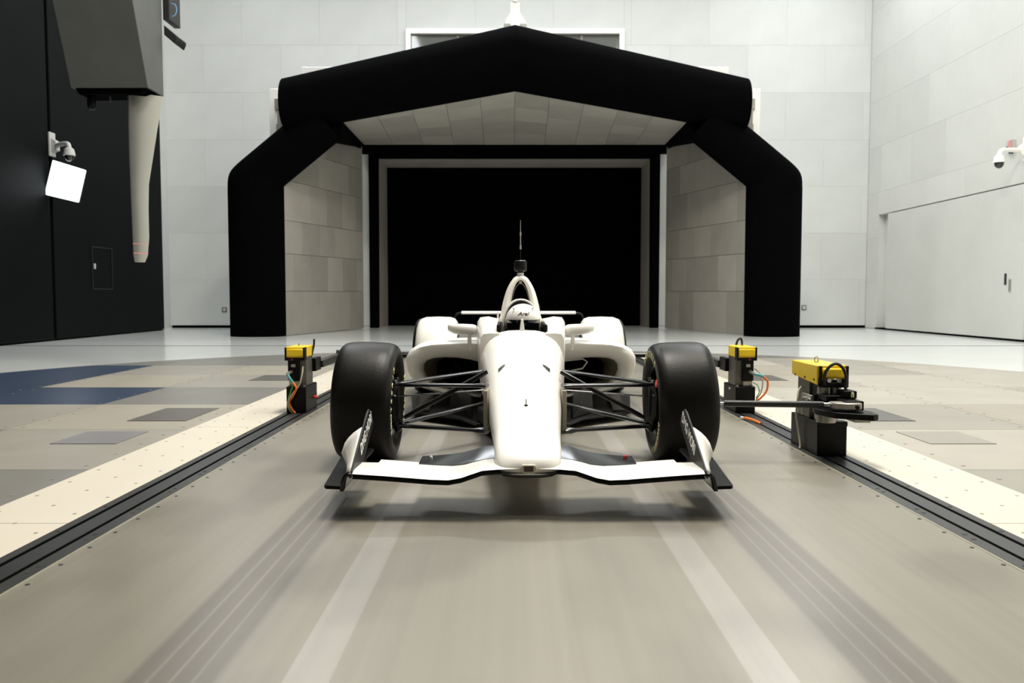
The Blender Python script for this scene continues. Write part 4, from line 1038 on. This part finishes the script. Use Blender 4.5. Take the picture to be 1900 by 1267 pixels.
# ================================================================= WALL FITTINGS
# LED panel hanging tilted beside the black doors
ledroot = empty('led_panel_lamp', (-9.0, 11.9, 3.1)); tag(ledroot, 'glowing white square lamp tilted on the black doors', 'lamp')
L4 = [Vector((-9.27, 11.86, 3.60)), Vector((-8.57, 11.78, 3.385)), Vector((-8.735, 11.78, 2.75)), Vector((-9.455, 11.86, 2.92))]
L4 = [p + Vector((.07, 0, 0)) for p in L4]
q = MB(); q.loft([L4, [p + Vector((0, .03, 0)) for p in L4]]); put(q.build('diffuser', M_LED, bevel=.02), ledroot)
ctr_ = sum(L4, Vector()) / 4
q = MB(); q.loft([[ctr_ + (p - ctr_) * 1.03 + Vector((0, .031, 0)) for p in L4], [ctr_ + (p - ctr_) * 1.03 + Vector((0, .08, 0)) for p in L4]]); put(q.build('lamp_frame', M_BLKP), ledroot)
q = MB(); q.tube([ctr_ + Vector((0, .08, 0)), ctr_ + Vector((-.1, .2, 0)), (XL, ctr_.y + .25, ctr_.z)], .025, 8); put(q.build('bracket', M_BLKP), ledroot)

def dome_cam(label, wall_x, inw, y, z, L_, reach_y, m_body):
    """wall plate, neck, bent arm and a dome hanging from it"""
    r = empty('security_camera', (wall_x, y, z)); tag(r, label, 'camera', 'security cameras on the walls')
    P = lambda a, b, c: (wall_x + inw * a, y + b, z + c)
    q = MB(); q.box(wall_x, wall_x + inw * .05, y - .10, y + .10, z - .06, z + .42); put(q.build('wall_plate', m_body, bevel=.015), r)
    q = MB(); q.prism([(wall_x + inw * .05, z + .02), (wall_x + inw * .05, z + .30), (wall_x + inw * .15, z + .24), (wall_x + inw * .15, z + .06)], 'y', y - .07, y + .07); put(q.build('neck', m_body, bevel=.01), r)
    ex = L_
    q = MB(); q.tube(smooth_path([P(.12, 0, .15), P(ex * .5, reach_y * .5, .15), P(ex * .9, reach_y * .9, .14), P(ex, reach_y, .06), P(ex, reach_y, .02)], 5), .045, 14); put(q.build('arm', m_body, smooth=60), r)
    c = P(ex, reach_y, 0)
    q = MB(); q.lathe([(.06, 0), (.055, .05), (.03, .085), (-.05, .105), (-.10, .11), (-.105, .0)], 'z', c, 24); put(q.build('dome_housing', m_body, smooth=40), r)
    q = MB(); q.lathe([(-.10, .088), (-.15, .082), (-.19, .058), (-.212, .025), (-.216, 0)], 'z', c, 24); put(q.build('dome', M_VISOR, smooth=60), r)
    return r
dome_cam('white dome security camera on the wall above the sliding door', XR, -1, 11.75, 3.62, .58, -.05, M_WHITE)
dome_cam('white dome security camera on the black doors above the lamp', XL, 1, 12.08, 3.76, .56, -.35, M_LGREY)
fa = empty('alarm_box', (XR, 12.3, 4.02)); tag(fa, 'small grey and red alarm box above the right camera', 'alarm')
q = MB(); q.box(XR - .09, XR, 12.12, 12.32, 3.86, 4.06); put(q.build('housing', M_LGREY, bevel=.01), fa)
q = MB(); q.box(XR - .11, XR - .09, 12.10, 12.20, 3.84, 4.04); put(q.build('red_face', M_PINK, bevel=.005), fa)
q = MB(); q.cyl((XR - .115, 12.25, 3.9), (XR - .08, 12.25, 3.9), .03, n=12); q.cyl((XR - .115, 12.15, 3.80), (XR - .05, 12.15, 3.80), .03, n=12); put(q.build('sounder', M_DKGREY), fa)
for s, x, z, lb in ((-1, -8.34, .51, 'small grey wall socket left of the black arch'), (1, 8.33, .57, 'small grey wall socket right of the black arch')):
    r = empty('wall_socket', (x, YB, z)); tag(r, lb, 'socket')
    q = MB(); q.box(x - .07, x + .07, YB - .02, YB, z - .07, z + .07); put(q.build('socket_plate', M_GREYSIDE, bevel=.008), r)
    q = MB(); q.box(x - .045, x + .045, YB - .028, YB - .019, z - .045, z + .05); put(q.build('socket_lid', M_LGREY, bevel=.006), r)
